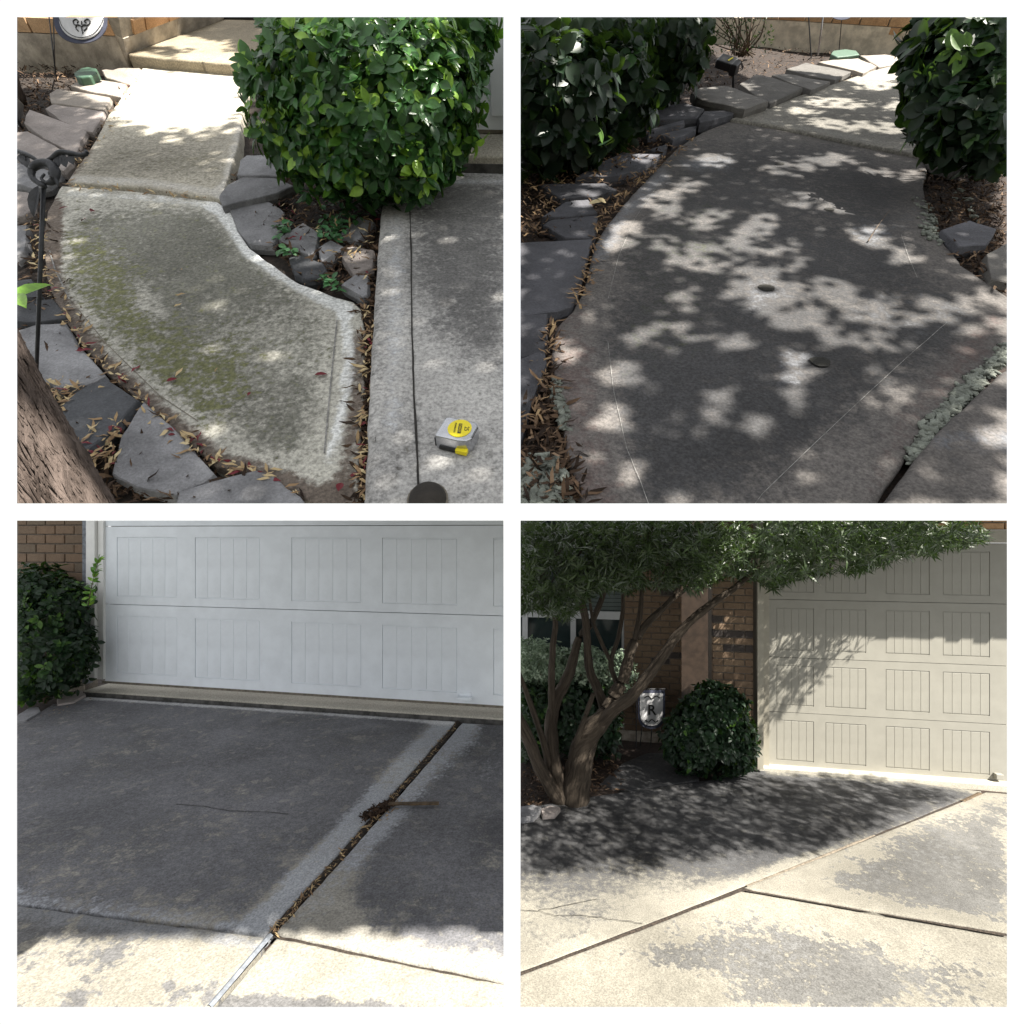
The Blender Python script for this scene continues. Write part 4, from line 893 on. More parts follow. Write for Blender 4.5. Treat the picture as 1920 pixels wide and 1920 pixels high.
# =================================================================== PLACE 2: the same walkway in dappled shade
p = 'TR'; P = TR
bed('garden_bed', P, p, -.03, M['soildark'], amp=.016)
wk = empty('walkway', P.at(1430, 560), kind='structure')
NEAR2 = [(1368, 229), (1440, 240), (1560, 264), (1700, 291), (1734, 303), (1735, 325), (1727, 350), (1733, 380), (1746, 430), (1800, 498), (1888, 562), (1888, 642), (1832, 692), (1742, 782), (1700, 842), (1662, 900), (1628, 944), (1108, 944), (1085, 890), (1064, 800), (1052, 740), (1042, 670), (1050, 615), (1078, 585), (1100, 545), (1112, 500), (1120, 460), (1140, 425), (1185, 370), (1230, 322), (1275, 275), (1320, 248)]
def st_near2(x, y):
    C = np.zeros((len(x), 4))
    core = [(1270, 300), (1400, 260), (1640, 300), (1680, 360), (1700, 470), (1850, 590), (1790, 640), (1480, 860), (1220, 930), (1170, 780), (1140, 640), (1170, 480)]
    C[:, 0] = .30+.45*pm(x, y, core, 50)+.2*pm(x, y, [(1160, 720), (1400, 680), (1560, 760), (1500, 940), (1240, 940)], 60)
    C[:, 1] = .35*pm(x, y, [(1160, 460), (1300, 340), (1400, 420), (1300, 640), (1170, 680)], 80)
    C[:, 2] = .55*lm(x, y, [(1060, 620), (1075, 800), (1120, 930)], 60, 50)+.5*lm(x, y, [(1870, 600), (1700, 800), (1640, 930)], 40, 40)
    C[:, 3] = .7*lm(x, y, [(1120, 480), (1160, 410), (1240, 330)], 22, 24)+.4*lm(x, y, [(1730, 380), (1690, 420), (1610, 440)], 30, 40)+.3*pm(x, y, [(1590, 425), (1640, 415), (1680, 445), (1630, 470)], 26)+.7*pm(x, y, [(1560, 560), (1700, 500), (1880, 590), (1800, 640), (1600, 640)], 50)*.6
    C[:, 3] += .6*pm(x, y, [(1260, 290), (1400, 280), (1370, 330), (1290, 330)], 24)+.55*pm(x, y, [(1380, 520), (1460, 510), (1500, 560), (1400, 590)], 34)+.55*pm(x, y, [(1460, 650), (1540, 650), (1500, 740), (1440, 720)], 28)
    return C
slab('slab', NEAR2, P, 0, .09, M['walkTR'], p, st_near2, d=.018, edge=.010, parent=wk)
FAR2 = [(1374, 222), (1420, 206), (1500, 180), (1580, 152), (1640, 132), (1700, 116), (1790, 116), (1775, 300), (1716, 288), (1600, 265), (1460, 236)]
slab('slab', FAR2, P, .014, .09, M['walkTRfar'], p, lambda x, y: np.stack([.30+.35*pm(x, y, [(1380, 225), (1600, 160), (1720, 180), (1710, 290)], 40), 0*x, 0*x, .5*lm(x, y, [(1430, 226), (1700, 275)], 8, 10)+.3*pm(x, y, [(1600, 130), (1760, 110), (1740, 150)], 20)], 1), d=.03, edge=.012, parent=wk)
strip('joint_litter', [(1368, 226), (1500, 248), (1620, 272), (1722, 296)], P, -.01, .03, M['debris'], wk, thick=.006, jit=.004)
for pl in ([(1140, 640), (1150, 730), (1175, 840), (1200, 900), (1216, 944)], [(1775, 605), (1700, 670), (1560, 800), (1430, 925), (1416, 944)], [(1235, 345), (1190, 410), (1160, 480), (1140, 560)], [(1690, 440), (1705, 485), (1720, 520)]):
    strip('score_line', pl, P, .0028, .0011, M['score'], wk, panel=p, jit=.0008)
for (x, y, r) in ((1437, 541, .023), (1537, 680, .024), (1462, 308, .020), (1675, 207, .018), (1555, 394, .018)):
    c = P.at(x, y, .0); V = [c+P.ex*r*math.cos(t)*(1+.1*math.sin(3*t))+P.ey*r*math.sin(t)*(1+.1*math.cos(2*t))+P.n*.0032*(1+0*t) for t in np.arange(24)*math.pi/12]
    V = [q+(q-c)*.12*mnoise.noise(Vector(q)*60) for q in V]; V.append(c+P.n*.0034)
    mesh('hole_patch', V, [[24, k, (k+1) % 24] for k in range(24)], M['plug'], wk)
dv = empty('driveway', P.at(1800, 860), kind='structure')
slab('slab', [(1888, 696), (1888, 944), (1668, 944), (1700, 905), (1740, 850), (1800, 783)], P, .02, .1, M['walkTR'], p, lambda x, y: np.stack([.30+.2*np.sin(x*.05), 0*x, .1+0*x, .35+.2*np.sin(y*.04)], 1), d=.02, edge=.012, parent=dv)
# expanding foam oozing out of the slab joint
def foam(name, pl, wd, n, label, seed):
    parts = []; r = np.random.default_rng(seed); Q = along(pl, wd, n)
    V = []; Fc = []
    for (x, y) in Q:
        c = P.at(x, y, -.008+.014*r.random()); s_ = .0035+.0075*r.random()**1.5
        bm = bmesh.new(); bmesh.ops.create_icosphere(bm, subdivisions=2, radius=1)
        k = len(V); ang = r.random()*6.28; ex = P.ex*math.cos(ang)+P.ey*math.sin(ang); ey = np.cross(P.n, ex)
        for v_ in bm.verts:
            q = np.array(v_.co)*(1+.8*mnoise.noise(v_.co*2.2+Vector((x, y, 0)))); V.append(c+s_*(ex*q[0]*1.8+ey*q[1]*.8+P.n*q[2]*.6))
        bm.verts.index_update(); Fc += [[k+v_.index for v_ in f_.verts] for f_ in bm.faces]; bm.free()
    return mesh(name, V, Fc, M['foam'], origin=P.at(*pl[0]), clip=p, smooth=True, tag=dict(label=label, cat='foam', kind='stuff'))
foam('foam_ridge', [(1893, 655), (1830, 715), (1760, 790), (1712, 862)], 15, 620, 'grey green foam oozing from the joint between slab and driveway', 3)
foam('foam_lumps', [(985, 915), (1000, 870), (1030, 880), (1040, 935), (990, 930)], 24, 210, 'pale lumpy foam pile in the dark bed at the slab foot', 4)
foam('foam_crumbs', [(1722, 378), (1742, 410), (1740, 436), (1758, 452)], 14, 110, 'grey foam crumbs on the curved slab edge under the bush', 5)
foam('foam_bead', [(1046, 715), (1050, 760), (1060, 800)], 9, 90, 'greyish foam bead along the slab side above the foam pile', 6)
foam('foam_scraps', [(1780, 395), (1800, 352), (1838, 423), (1775, 420)], 7, 16, 'small white foam scraps on the dark soil beside the slab', 8)
gT = 'flagstones lining the dappled walkway to the house'; gU = 'slate flagstones below the dark hedge'
ST2 = [
 ([(1296, 171), (1315, 161), (1365, 160), (1440, 192), (1396, 207), (1372, 201), (1310, 183)], 'stoneTRtan', 'broad overhanging flagstone in front of the black spotlight', gT, .05),
 ([(1388, 156), (1417, 141), (1446, 146), (1505, 166), (1446, 191), (1425, 181)], 'stoneTRtan', 'brown grey flagstone right beside the black spotlight', gT, .045),
 ([(1447, 142), (1473, 137), (1558, 151), (1521, 170), (1508, 164)], 'stoneTRtan', 'long narrow flagstone, third from the green lid', gT, .04),
 ([(1476, 129), (1510, 118), (1595, 134), (1566, 150), (1520, 142)], 'stoneTRtan', 'flagstone second from the green lid along dappled walkway', gT, .035),
 ([(1533, 117), (1560, 112), (1610, 106), (1645, 122), (1618, 138), (1597, 132)], 'stonetan', 'sunlit tan flagstone nearest the green lid', gT, .03),
 ([(1614, 104), (1660, 101), (1694, 108), (1690, 118), (1648, 127)], 'stonetan', 'white glaring flagstone against the house foundation', gT, .02),
 ([(1173, 213), (1210, 200), (1285, 195), (1320, 206), (1307, 221), (1220, 222)], 'stoneTR', 'raised grey slab of slate below the hedge, longest of three', gU, .03),
 ([(1309, 223), (1321, 208), (1378, 204), (1375, 214), (1337, 226), (1312, 231)], 'stoneTR', 'narrow slate tucked under the broad overhanging flagstone', gU, .03),
 ([(1205, 246), (1283, 225), (1284, 232), (1217, 249)], 'stoneTR', 'thin tilted slate sliver with a bright spot', gU, .02),
 ([(1238, 252), (1307, 234), (1305, 244), (1262, 263)], 'stoneTR', 'small slate beside the litter strip below the sliver', gU, .008),
 ([(1211, 281), (1252, 271), (1243, 286)], 'stoneTR', 'tiny triangular slate chip half buried in needles', gU, .004),
 ([(1081, 331), (1135, 301), (1168, 286), (1238, 289), (1190, 320), (1137, 331)], 'stoneTR', 'blue grey flagstone between hedge sprig and slab', gU, .010),
 ([(1010, 344), (1135, 345), (1156, 357), (1110, 368), (1052, 371)], 'stoneTR', 'sun striped slate flagstone with pale flaking edge', gU, .014),
 ([(1016, 405), (1060, 379), (1103, 375), (1121, 399), (1072, 406)], 'stoneTR', 'slate flagstone topped by a curled dry leaf', gU, .012),
 ([(1018, 421), (1036, 411), (1121, 404), (1115, 446), (1060, 446)], 'stoneTR', 'slate flagstone directly above the large squarish one', gU, .010),
 ([(976, 454), (1110, 451), (1096, 500), (1084, 545), (1073, 570), (1045, 580), (976, 588)], 'stoneTR', 'large squarish dark slate beside the dappled slab', gU, .012),
 ([(976, 592), (1027, 589), (1023, 648), (1010, 660), (976, 671)], 'stoneTR', 'dark slate just below the large squarish one', gU, .010),
 ([(976, 677), (1020, 657), (1025, 683), (997, 755), (976, 850)], 'stoneTR', 'wedge shaped dark slate above the foam pile', gU, .010),
 ([(1765, 429), (1820, 410), (1868, 430), (1851, 460), (1797, 463)], 'stoneTR', 'dark flagstone lying in black soil under the right hand bush', None, .02),
 ([(1850, 477), (1888, 453), (1888, 526), (1861, 520)], 'stoneTRtan', 'pale flagstone corner on black soil by the slab point', None, .02),
 ([(1722, 264), (1757, 256), (1822, 309), (1790, 318), (1748, 301)], 'stoneTRtan', 'long brown flagstone half hidden under the right hand bush', None, .03)]
for poly, mk, lab, g, hh in ST2: stone(poly, P, hh, .045, M[mk], lab, g, panel=p, tilt=random.uniform(-.04, .04))
# curled dry leaf on its stone
V, Fc, T = leaves_vf(np.array([P.at(1104, 383, .03), P.at(1136, 381, .03)]), np.array([P.ex+.1*P.ey+.3*P.n, -P.ex*.8+.2*P.ey+.5*P.n]), np.array([P.n+.3*P.ex, P.n-.5*P.ex]), np.array([.055, .035]), np.array([.035, .025]), np.array([.85, .8]), LEAF)
mesh('curled_leaf', V, Fc, M['litter'], attrs={'tint': T}, tag=dict(label='curled dry tan leaf lying on slate by the litter strip', cat='leaf'))
pts = np.concatenate([along([(1300, 262), (1240, 300), (1180, 355), (1135, 405), (1115, 455), (1100, 520), (1075, 575)], 8, 260), sample_poly([(1010, 330), (1080, 300), (1200, 280), (1130, 340), (1030, 350)], 110), sample_poly([(980, 300), (1010, 300), (1060, 380), (1010, 440), (980, 445)], 120), along([(1035, 600), (1020, 700), (1000, 800)], 8, 60), sample_poly([(1150, 230), (1290, 225), (1240, 300), (1110, 320)], 120), along([(1420, 205), (1560, 155), (1660, 125)], 5, 90), sample_poly([(1240, 110), (1320, 80), (1400, 100), (1300, 160)], 90)])
scatter('fallen_leaves', pts, P, .006, .030, .0055, M['litter'], 'brown narrow leaves filling the strip beside the dappled slab', 'leaf litter', p, lambda n: np.where(rng.random(n) < .3, rng.random(n)*.15, .05+.4*rng.random(n)))
pts = np.concatenate([sample_poly([(976, 240), (1300, 90), (1600, 90), (1500, 130), (1380, 160), (1250, 270), (1110, 450), (976, 450)], 3600), sample_poly([(1735, 310), (1888, 320), (1888, 555), (1790, 480), (1740, 400)], 1500), sample_poly([(976, 760), (1045, 600), (1060, 800), (1100, 944), (976, 944)], 900)])
scatter('wood_mulch', pts, P, -.024, .034, .006, M['mulch'], 'dark bark mulch and needles over the bed along the dappled walkway', 'mulch', p, lambda n: rng.random(n)**1.5, hs=.028, tilt=.4)
# twig lying on the slab
pts = spline([P.at(1628, 452, .006), P.at(1645, 425, .012), P.at(1668, 394, .014)], 6); v, f, u = tube_vf(pts, np.linspace(.0022, .0009, len(pts)), 6)
mesh('fallen_twig', v, f, M['twig'], tag=dict(label='thin brown twig lying across the dappled slab', cat='twig'))
# hedge on the left, bush on the right
upv = nrm(P.n+np.array([0, 0, .5]))
base = P.at(1120, 235)
lobes = [(CAM+ray(1060, 120)*2.55, np.array([.42, .45, .40])), (CAM+ray(1200, 85)*2.9, np.array([.33, .4, .30])), (CAM+ray(1030, 215)*2.2, np.array([.25, .3, .22])), (CAM+ray(1130, 185)*2.4, np.array([.22, .25, .17])), (CAM+ray(1000, 30)*2.6, np.array([.5, .4, .35])), (CAM+ray(1270, 60)*3.1, np.array([.17, .25, .22]))]
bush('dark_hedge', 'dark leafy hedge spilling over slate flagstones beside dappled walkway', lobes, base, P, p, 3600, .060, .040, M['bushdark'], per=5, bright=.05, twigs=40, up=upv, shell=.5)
base = P.at(1830, 330)
lobes = [lob(1815, 140, 100, 125, 1.95), lob(1875, 110, 95, 130, 1.9), lob(1790, 60, 78, 80, 2.0), lob(1835, 225, 85, 72, 1.88), lob(1890, 235, 70, 70, 1.85)]
bush('hedge_bush', 'glossy bush overhanging the far walkway slab in front of foundation', lobes, base, P, p, 1300, .056, .037, M['bushdark'], per=5, bright=.10, twigs=40, up=upv, shell=.55)
# bare twiggy shrub
ts = empty('twiggy_shrub', P.at(1398, 100), 'thin bare multi stemmed shrub against the sunlit foundation', 'shrub')
b0 = P.at(1398, 104)
for k in range(24):
    tx = rng.uniform(1290, 1450); ty = rng.uniform(-30, 60); D = (b0-CAM)[1]*rng.uniform(.86, .98)
    tip = CAM+ray(tx, ty)*D; mid = b0*.5+tip*.5+rand_unit(1)[0]*.05+P.up*.03; pts = spline([b0+P.ex*rng.normal()*.05+P.ey*rng.normal()*.04, mid, tip], 5)
    v, f, u = tube_vf(pts, np.linspace(.010 if k < 6 else .005, .0015, len(pts)), 6); mesh('stem', v, f, M['twig'], ts, clip=p)
Q = np.concatenate([np.stack([rng.uniform(1300, 1450, 230), rng.uniform(28, 95, 230)], 1)]); D = (b0-CAM)[1]
pos = np.array([CAM+ray(x, y)*D*rng.uniform(.86, .97) for x, y in Q]); V, Fc, T = leaves_vf(pos, rand_unit(len(pos)), rand_unit(len(pos)), .028, .011, .3+.4*rng.random(len(pos)), NEEDLE)
mesh('foliage', V, Fc, M['bushdark'], ts, clip=p, attrs={'tint': T}, tag=dict(kind='stuff'))
# black spotlight with yellow sticker
sl = empty('garden_spotlight', P.at(1376, 160), 'black square garden spotlight with yellow sticker on a stake', 'garden light')
q0 = P.at(1376, 162); D = (q0-CAM)[1]; cc = CAM+ray(1362, 118)*(D*.97)
a_ = nrm(np.array([.80, -.25, -.5])); b_ = nrm(np.cross(a_, [0.2, -1, .3])); n__ = np.cross(a_, b_)
v, f = box_vf(cc, a_*.055, b_*.050, n__*.022); solid('housing', (v, f), M['blackplastic'], sl, None, bev=.007)
v, f = box_vf(cc+a_*.07+b_*.03, a_*.020, b_*.035, n__*.03); solid('hood', (v, f), M['blackplastic'], sl, None, bev=.006)
fn = n__ if n__@(CAM-cc) > 0 else -n__
v, f = box_vf(cc+fn*.0235+a_*.018-b_*.004, (a_*.2-b_*.9)*.026, (a_*.9+b_*.2)*.005, fn*.001); solid('sticker', (v, f), M['yellow'], sl)
v, f, u = tube_vf([q0-P.n*.02, q0+P.up*.06, cc-b_*.02], .008, 8); mesh('stake', v, f, M['blackplastic'], sl)
# foundation and brick course at the far end, flag stand, green lid
HB0, HB1 = P.at(1380, 78), P.at(1760, 108); WH = Wall(HB0, HB1, P.up); ce = WH.sz(1745, 100)[0]
hs = empty('house_foundation', WH.pt(ce*.6, 0), 'sunlit beige foundation with orange brick course behind dappled walkway', 'house wall')
fz = WH.sz(1560, 44)[1]
a_l = WH.sz(1275, 70)[0]
v, f = WH.box(a_l, ce, -.06, fz, -.3, 0); solid('foundation', (v, f), M['foundsunlit'], hs, p)
v, f = WH.box(a_l, ce-.02, fz, fz+.5, -.12, -.012); solid('mortar_bed', (v, f), M['mortar'], hs, p)
lay_bricks(WH, hs, a_l, ce-.01, fz+.004, fz+.25, brick_mesh(.2, .062, .09), .20, .062, .012, M['brick'], p, off=.004)
a1_ = WH.sz(1668, 60)[0]; a2_ = WH.sz(1690, 60)[0]; z1_ = WH.sz(1680, 65)[1]
v, f = WH.box(a1_, a2_, z1_, fz-.002, -.05, .012); solid('brick', (v, f), M['brick'], hs, p)
fs = empty('flag_stand', P.at(1525, 106), 'thin metal flag stakes stuck in mulch before the sunlit foundation', 'flag stand')
for a, b, r_, m_ in (((1516, 30), (1522, 106), .0045, 'iron'), ((1543, 30), (1535, 100), .006, 'chrome'), ((1578, 38), (1574, 94), .003, 'iron')):
    D = (P.at(*b)-CAM)[1]; v, f, u = tube_vf([CAM+ray(*a)*D*.965, P.at(*b)-P.n*.01], r_, 6); mesh('stake', v, f, M[m_], fs, clip=p)
V = [CAM+ray(1578+18*math.cos(t), 30+7*math.sin(t))*(P.at(1574, 94)-CAM)[1]*.96 for t in np.arange(12)*math.pi/6]
mesh('flag_hem', V+[q+np.array([0, .004, 0]) for q in V], [list(range(12)), list(range(23, 11, -1))]+[[k, (k+1) % 12, 12+(k+1) % 12, 12+k] for k in range(12)], M['flagborder'], fs, clip=p)
V, Fc = prism_px(P, [(1558, 101), (1562, 95), (1585, 92), (1606, 95), (1612, 102), (1590, 105), (1570, 107)], 0, .04); solid('valve_box_lid', (V, Fc), M['green'], None, None, bev=.006, tag=dict(label='green valve box lid against sunlit foundation by flag stakes', cat='valve lid'))

# =================================================================== garage door builder (places 3 and 4)
def garage_door(W, e, panel, rows, cols, mat, a0, a1, z0, planks=5, rec=.012):
    """rows: list of (z_bottom, z_top, panel z0, panel z1); cols: list of (panel a0, a1). section > plank"""
    solid('backing', W.box(a0, a1, rows[0][0], rows[-1][1], -.075, -.055), M['rubber'], e, panel)
    for (zb, zt, p0, p1) in rows:
        parts = []; g = .0025
        zb_, zt_ = zb+g, zt-g
        edges = [a0]+[q for c_ in cols for q in c_]+[a1]
        parts.append(W.box(a0, a1, zb_, p0, -.04, 0)); parts.append(W.box(a0, a1, p1, zt_, -.04, 0))
        for i in range(0, len(edges), 2): parts.append(W.box(edges[i], edges[i+1], p0, p1, -.04, 0))
        parts.append(W.box(a0, a1, zb_, zt_, -.05, -.041))
        for (c0, c1) in cols: parts.append(W.box(c0+.001, c1-.001, p0+.001, p1-.001, -.04, -.0055))
        v, f = joinvf(parts); sec = mesh('section', v, f, mat, e, clip=panel)
        for (c0, c1) in cols:
            wd = (c1-c0)/planks; gg = .0004
            for k in range(planks):
                l0, l1 = c0+k*wd+(gg if k else .004), c0+(k+1)*wd-(gg if k < planks-1 else .004)
                o = solid('plank', W.box(l0, l1, p0+.008, p1-.008, -.012, -.002), mat, sec, None, bev=.003)
                px, py = proj(np.array([W.pt(l0, p0), W.pt(l1, p1)])); R_ = RECT[panel]
                if px.max() > R_[2] or py.min() < R_[1] or px.min() < R_[0] or py.max() > R_[3]:
                    bm = bmesh.new(); bm.from_mesh(o.data); q = o; org = np.zeros(3)
                    while q is not None: org = org+np.array(q.location); q = q.parent
                    bisect_all(bm, R_, org, True); bm.to_mesh(o.data)
                    if not len(bm.verts): bpy.data.objects.remove(o, do_unlink=True)
                    bm.free()

# =================================================================== PLACE 3: shaded driveway and white garage door
p = 'BL'; P = BL
Z3 = CZ-P.H
bed('garden_bed', P, p, -.045, M['soildark'], poly=[(32, 1888), (944, 1888), (944, 1300), (32, 1240)], amp=.01)
dv = empty('driveway', P.at(480, 1560), kind='structure')
JL = [(862, 1353), (760, 1468), (640, 1600), (507, 1749), (395, 1888)]
def st3a(x, y):
    C = np.zeros((len(x), 4))
    C[:, 0] = .76-.16*np.clip((y-1520)/200, 0, 1)+.12*np.sin(x*.012+y*.004)*np.sin(y*.03)
    band = lm(x, y, [(838, 1370), (745, 1468), (640, 1585), (495, 1735)], 34, 16)
    C[:, 1] = .80*band+.42*lm(x, y, [(32, 1683), (250, 1715), (500, 1742)], 22, 22)+.16*np.clip((y-1480)/250, 0, 1)
    C[:, 0] -= .25*band
    C[:, 3] = .85*lm(x, y, [(165, 1309), (420, 1326), (640, 1341), (850, 1356)], 3.5, 6)+.5*lm(x, y, [(160, 1312), (100, 1326), (30, 1374)], 5, 8)+.35*pm(x, y, [(800, 1352), (852, 1354), (830, 1376), (780, 1370)], 10)
    return C
slab('slab', [(165, 1307), (420, 1323), (640, 1338), (852, 1353), (750, 1468), (630, 1600), (497, 1747), (300, 1722), (32, 1690), (32, 1366), (100, 1321)], P, .004, .09, M['driveBL'], p, st3a, d=.022, edge=.008, parent=dv)
def st3b(x, y):
    C = np.zeros((len(x), 4)); lo = np.clip((y-1560)/260, 0, 1)
    C[:, 0] = .80-.18*lo
    band = lm(x, y, [(872, 1360), (765, 1480), (690, 1570), (640, 1640), (560, 1740)], 30, 24)
    C[:, 0] -= .55*band*(.3+.7*lo)+.75*lm(x, y, [(520, 1752), (680, 1778), (944, 1835)], 26, 30)+.5*pm(x, y, [(600, 1690), (660, 1690), (700, 1770), (540, 1750)], 30)
    C[:, 1] = .75*band*(1-.75*lo)+.3*pm(x, y, [(880, 1360), (944, 1365), (944, 1480), (850, 1440)], 40)
    return C
slab('slab', [(868, 1356), (944, 1361), (944, 1834), (700, 1782), (524, 1745), (662, 1594), (778, 1462)], P, .004, .09, M['driveBL'], p, st3b, d=.022, edge=.010, parent=dv)
def st3c(x, y):
    C = np.zeros((len(x), 4)); t = np.clip((y-1700)/130, 0, 1)
    C[:, 0] = .62-.16*t-.3*pm(x, y, [(300, 1745), (480, 1758), (420, 1850), (250, 1800)], 40)
    C[:, 1] = .75*lm(x, y, [(32, 1703), (250, 1738), (480, 1765)], 22, 26)
    C[:, 3] = .3*pm(x, y, [(420, 1800), (470, 1770), (395, 1888), (350, 1888)], 20)
    return C
slab('slab', [(32, 1698), (250, 1729), (492, 1758), (440, 1822), (384, 1888), (32, 1888)], P, .010, .09, M['driveBLfront'], p, st3c, d=.016, edge=.008, parent=dv)
def st3d(x, y):
    C = np.zeros((len(x), 4)); t = np.clip((y-1845)/40, 0, 1)
    C[:, 0] = .05+.62*t*np.clip(1.25-(x-420)/420, 0, 1)+.15*t
    return C
slab('slab', [(519, 1761), (700, 1799), (944, 1850), (944, 1888), (406, 1888)], P, .016, .09, M['driveBLfront'], p, st3d, d=.014, edge=.008, parent=dv)
strip('joint_debris', [(860, 1353), (764, 1464), (645, 1598), (510, 1750)], P, -.012, .05, M['debris'], dv, thick=.014, jit=.006, panel=p, sub=14)
strip('expansion_strip', [(507, 1753), (450, 1820), (392, 1888)], P, .009, .020, M['strip'], dv, thick=.006, panel=p)
strip('joint_debris', [(32, 1694), (250, 1725), (497, 1752)], P, -.016, .022, M['debris'], dv, thick=.004, jit=.003, panel=p)
strip('joint_debris', [(516, 1753), (700, 1791), (944, 1843)], P, -.008, .03, M['debris'], dv, thick=.003, jit=.003, panel=p)
for pl, wd in (([(330, 1508), (380, 1511), (430, 1520), (500, 1522), (540, 1526)], .004), ([(32, 1838), (110, 1805), (160, 1783), (240, 1762), (300, 1742), (345, 1737)], .004), ([(446, 1757), (470, 1770), (486, 1785)], .004)):
    strip('crack', pl, P, .0058, wd, M['crack'], dv, jit=.004, panel=p, sub=10)
pts = np.concatenate([along([(855, 1358), (764, 1464), (645, 1598), (510, 1750)], 5, 330), sample_poly([(690, 1530), (735, 1500), (760, 1500), (720, 1540)], 70), along([(168, 1312), (60, 1350)], 8, 40)])
scatter('joint_leaves', pts, P, .0, .022, .004, M['litter'], 'dry leaf bits packed in the diagonal driveway joint', 'leaf litter', p, lambda n: rng.random(n)*.7)
# soil heap and stick
pts = along([(680, 1532), (700, 1522), (720, 1512), (735, 1505)], 8, 420)
scatter('soil_heap', pts, P, .004, .018, .008, M['mulch'], 'dark crumbly soil heap at the joint beside the stick', 'soil', p, lambda n: rng.random(n)*.4, hs=.018, tilt=.6)
a_, b_ = P.at(728, 1507, .022), P.at(823, 1506, .018); ax = nrm(b_-a_); sd_ = np.cross([0, 0, 1], ax)
prt = []
V = []; nseg = 10
for i in range(nseg+1):
    t = i/nseg; c = a_+(b_-a_)*t; w_ = .010*(1+.2*mnoise.noise(Vector((t*7, 1, 0)))); hh = .0045*(1+.3*mnoise.noise(Vector((t*9, 5, 0))))
    V += [c+sd_*w_-np.array([0, 0, hh]), c+sd_*w_*.9+np.array([0, 0, hh]), c-sd_*w_*.9+np.array([0, 0, hh*.8]), c-sd_*w_-np.array([0, 0, hh])]
Fc = [[4*i+k, 4*i+(k+1) % 4, 4*i+4+(k+1) % 4, 4*i+4+k] for i in range(nseg) for k in range(4)]+[[3, 2, 1, 0], [4*nseg+k for k in range(4)]]
mesh('weathered_stick', V, Fc, M['wood'], tag=dict(label='flat brown weathered stick lying across the driveway joint', cat='stick'))
# apron
A0, A1 = P.at(160, 1303), P.at(944, 1357); WA = Wall(A0, A1, np.array([0, 0, 1.]))
L_ = WA.sz(944, 1357)[0]; hz = WA.sz(550, 1321)[1]
ap = empty('garage_apron', WA.pt(L_/2, 0), 'beige concrete apron with near black face below white garage door', 'apron')
solid('lip', WA.box(-.02, L_+.1, -.06, hz, -.45, 0), M['beige'], ap, p, bev=.008)
solid('dark_face', WA.box(-.02, L_+.1, -.05, hz-.012, -.02, .004), M['curbdark'], ap, p)  # darker front face set on the lip
# door
dB0 = None
d_off = -.075
WD = Wall(WA.pt(0, hz, d_off), WA.pt(1, hz, d_off), np.array([0, 0, 1.]))
gd = empty('garage_door', WD.pt(1.5, 0), 'wide white panelled garage door above shaded driveway', 'garage door')
def az(x, y): return WD.sz(x, y)
cx = [(222+216, 335+329), (369+362, 492+482), (552+541, 684+670), (724+709, 865+849), (934+916, 1068+1040)]
cols = [(az(a/2, 1130)[0], az(b/2, 1130)[0]) for a, b in cx]
zb = az(480, 1295)[1]; zs = az(480, 1141)[1]; zs2 = az(480, 986)[1]
rows = [(zb, zs, az(480, 1277)[1], az(480, 1163)[1]), (zs, zs2, az(480, 1125)[1], az(480, 1008)[1]), (zs2, zs2+.5, zs2+.09, zs2+.4)]
garage_door(WD, gd, p, rows, cols, M['whitepaint'], az(197, 1130)[0], az(960, 1130)[0]+.1, zb)
solid('weather_seal', WD.box(az(190, 1272)[0], az(960, 1335)[0], zb-.018, zb, -.045, -.008), M['rubber'], gd, p)
h0 = az(862, 1297); h1 = az(884, 1310)
hd = solid('lift_handle', WD.box(h0[0], h1[0], h1[1]+.012, h0[1], 0, .006), M['whitepaint'], gd, None, bev=.002)
solid('grip', WD.box(h0[0]-.006, h1[0]+.006, h1[1], h1[1]+.020, 0, .06), M['whitepaint'], hd, None, bev=.003)
# white jamb trim
jb = empty('door_jamb', WD.pt(az(178, 1270)[0], 0), 'white painted door jamb between brown bricks and white garage door', 'door trim')
ja, jc, je = az(170, 1130, ), az(186, 1130), az(199, 1130)
solid('casing', WD.box(az(171, 1130)[0], az(187, 1130)[0], zb+.02, 1.6, -.02, .045), M['trimwhite'], jb, p)
solid('stop', WD.box(az(188, 1130)[0], az(198, 1130)[0], zb+.02, 1.6, -.02, .02), M['trimwhite'], jb, p)
solid('side_board', WD.box(az(162, 1130)[0], az(170, 1130)[0], zb-.02, 1.6, -.02, .035), M['strip'], jb, p)
# brick wall left
WB = Wall(WD.pt(az(162, 1130)[0], 0, .02), WD.pt(az(162, 1130)[0]-1, 0, .02), np.array([0, 0, 1.]))
hw = empty('brick_wall', WB.pt(.4, 0), 'brown brick wall beside white jamb above dark bush', 'house wall')
solid('mortar_bed', WB.box(0, 1.5, -.05, 1.6, -.12, -.010), M['mortardark'], hw, p)
bl_ = (WB.sz(90, 1040)[0]-WB.sz(125, 1040)[0]); bh_ = 18.2/ F*np.linalg.norm(WB.pt(.3, 1.0)-CAM)*.98
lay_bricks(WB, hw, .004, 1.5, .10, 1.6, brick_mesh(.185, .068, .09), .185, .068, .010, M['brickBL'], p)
solid('foundation', WB.box(0, 1.5, -.05, .095, -.12, .004), M['foundation'], hw, p)
stone([(108, 1306), (125, 1296), (158, 1295), (160, 1303), (138, 1315), (108, 1320)], P, .02, .05, M['stonepink'], 'small reddish stone at the bush foot by the jamb', None, panel=p)
stone([(34, 1340), (55, 1327), (72, 1326), (76, 1334), (50, 1350), (32, 1352)], P, .015, .05, M['stone'], 'low grey stone at the driveway edge below dark bush', None, panel=p)
base = P.at(85, 1315)
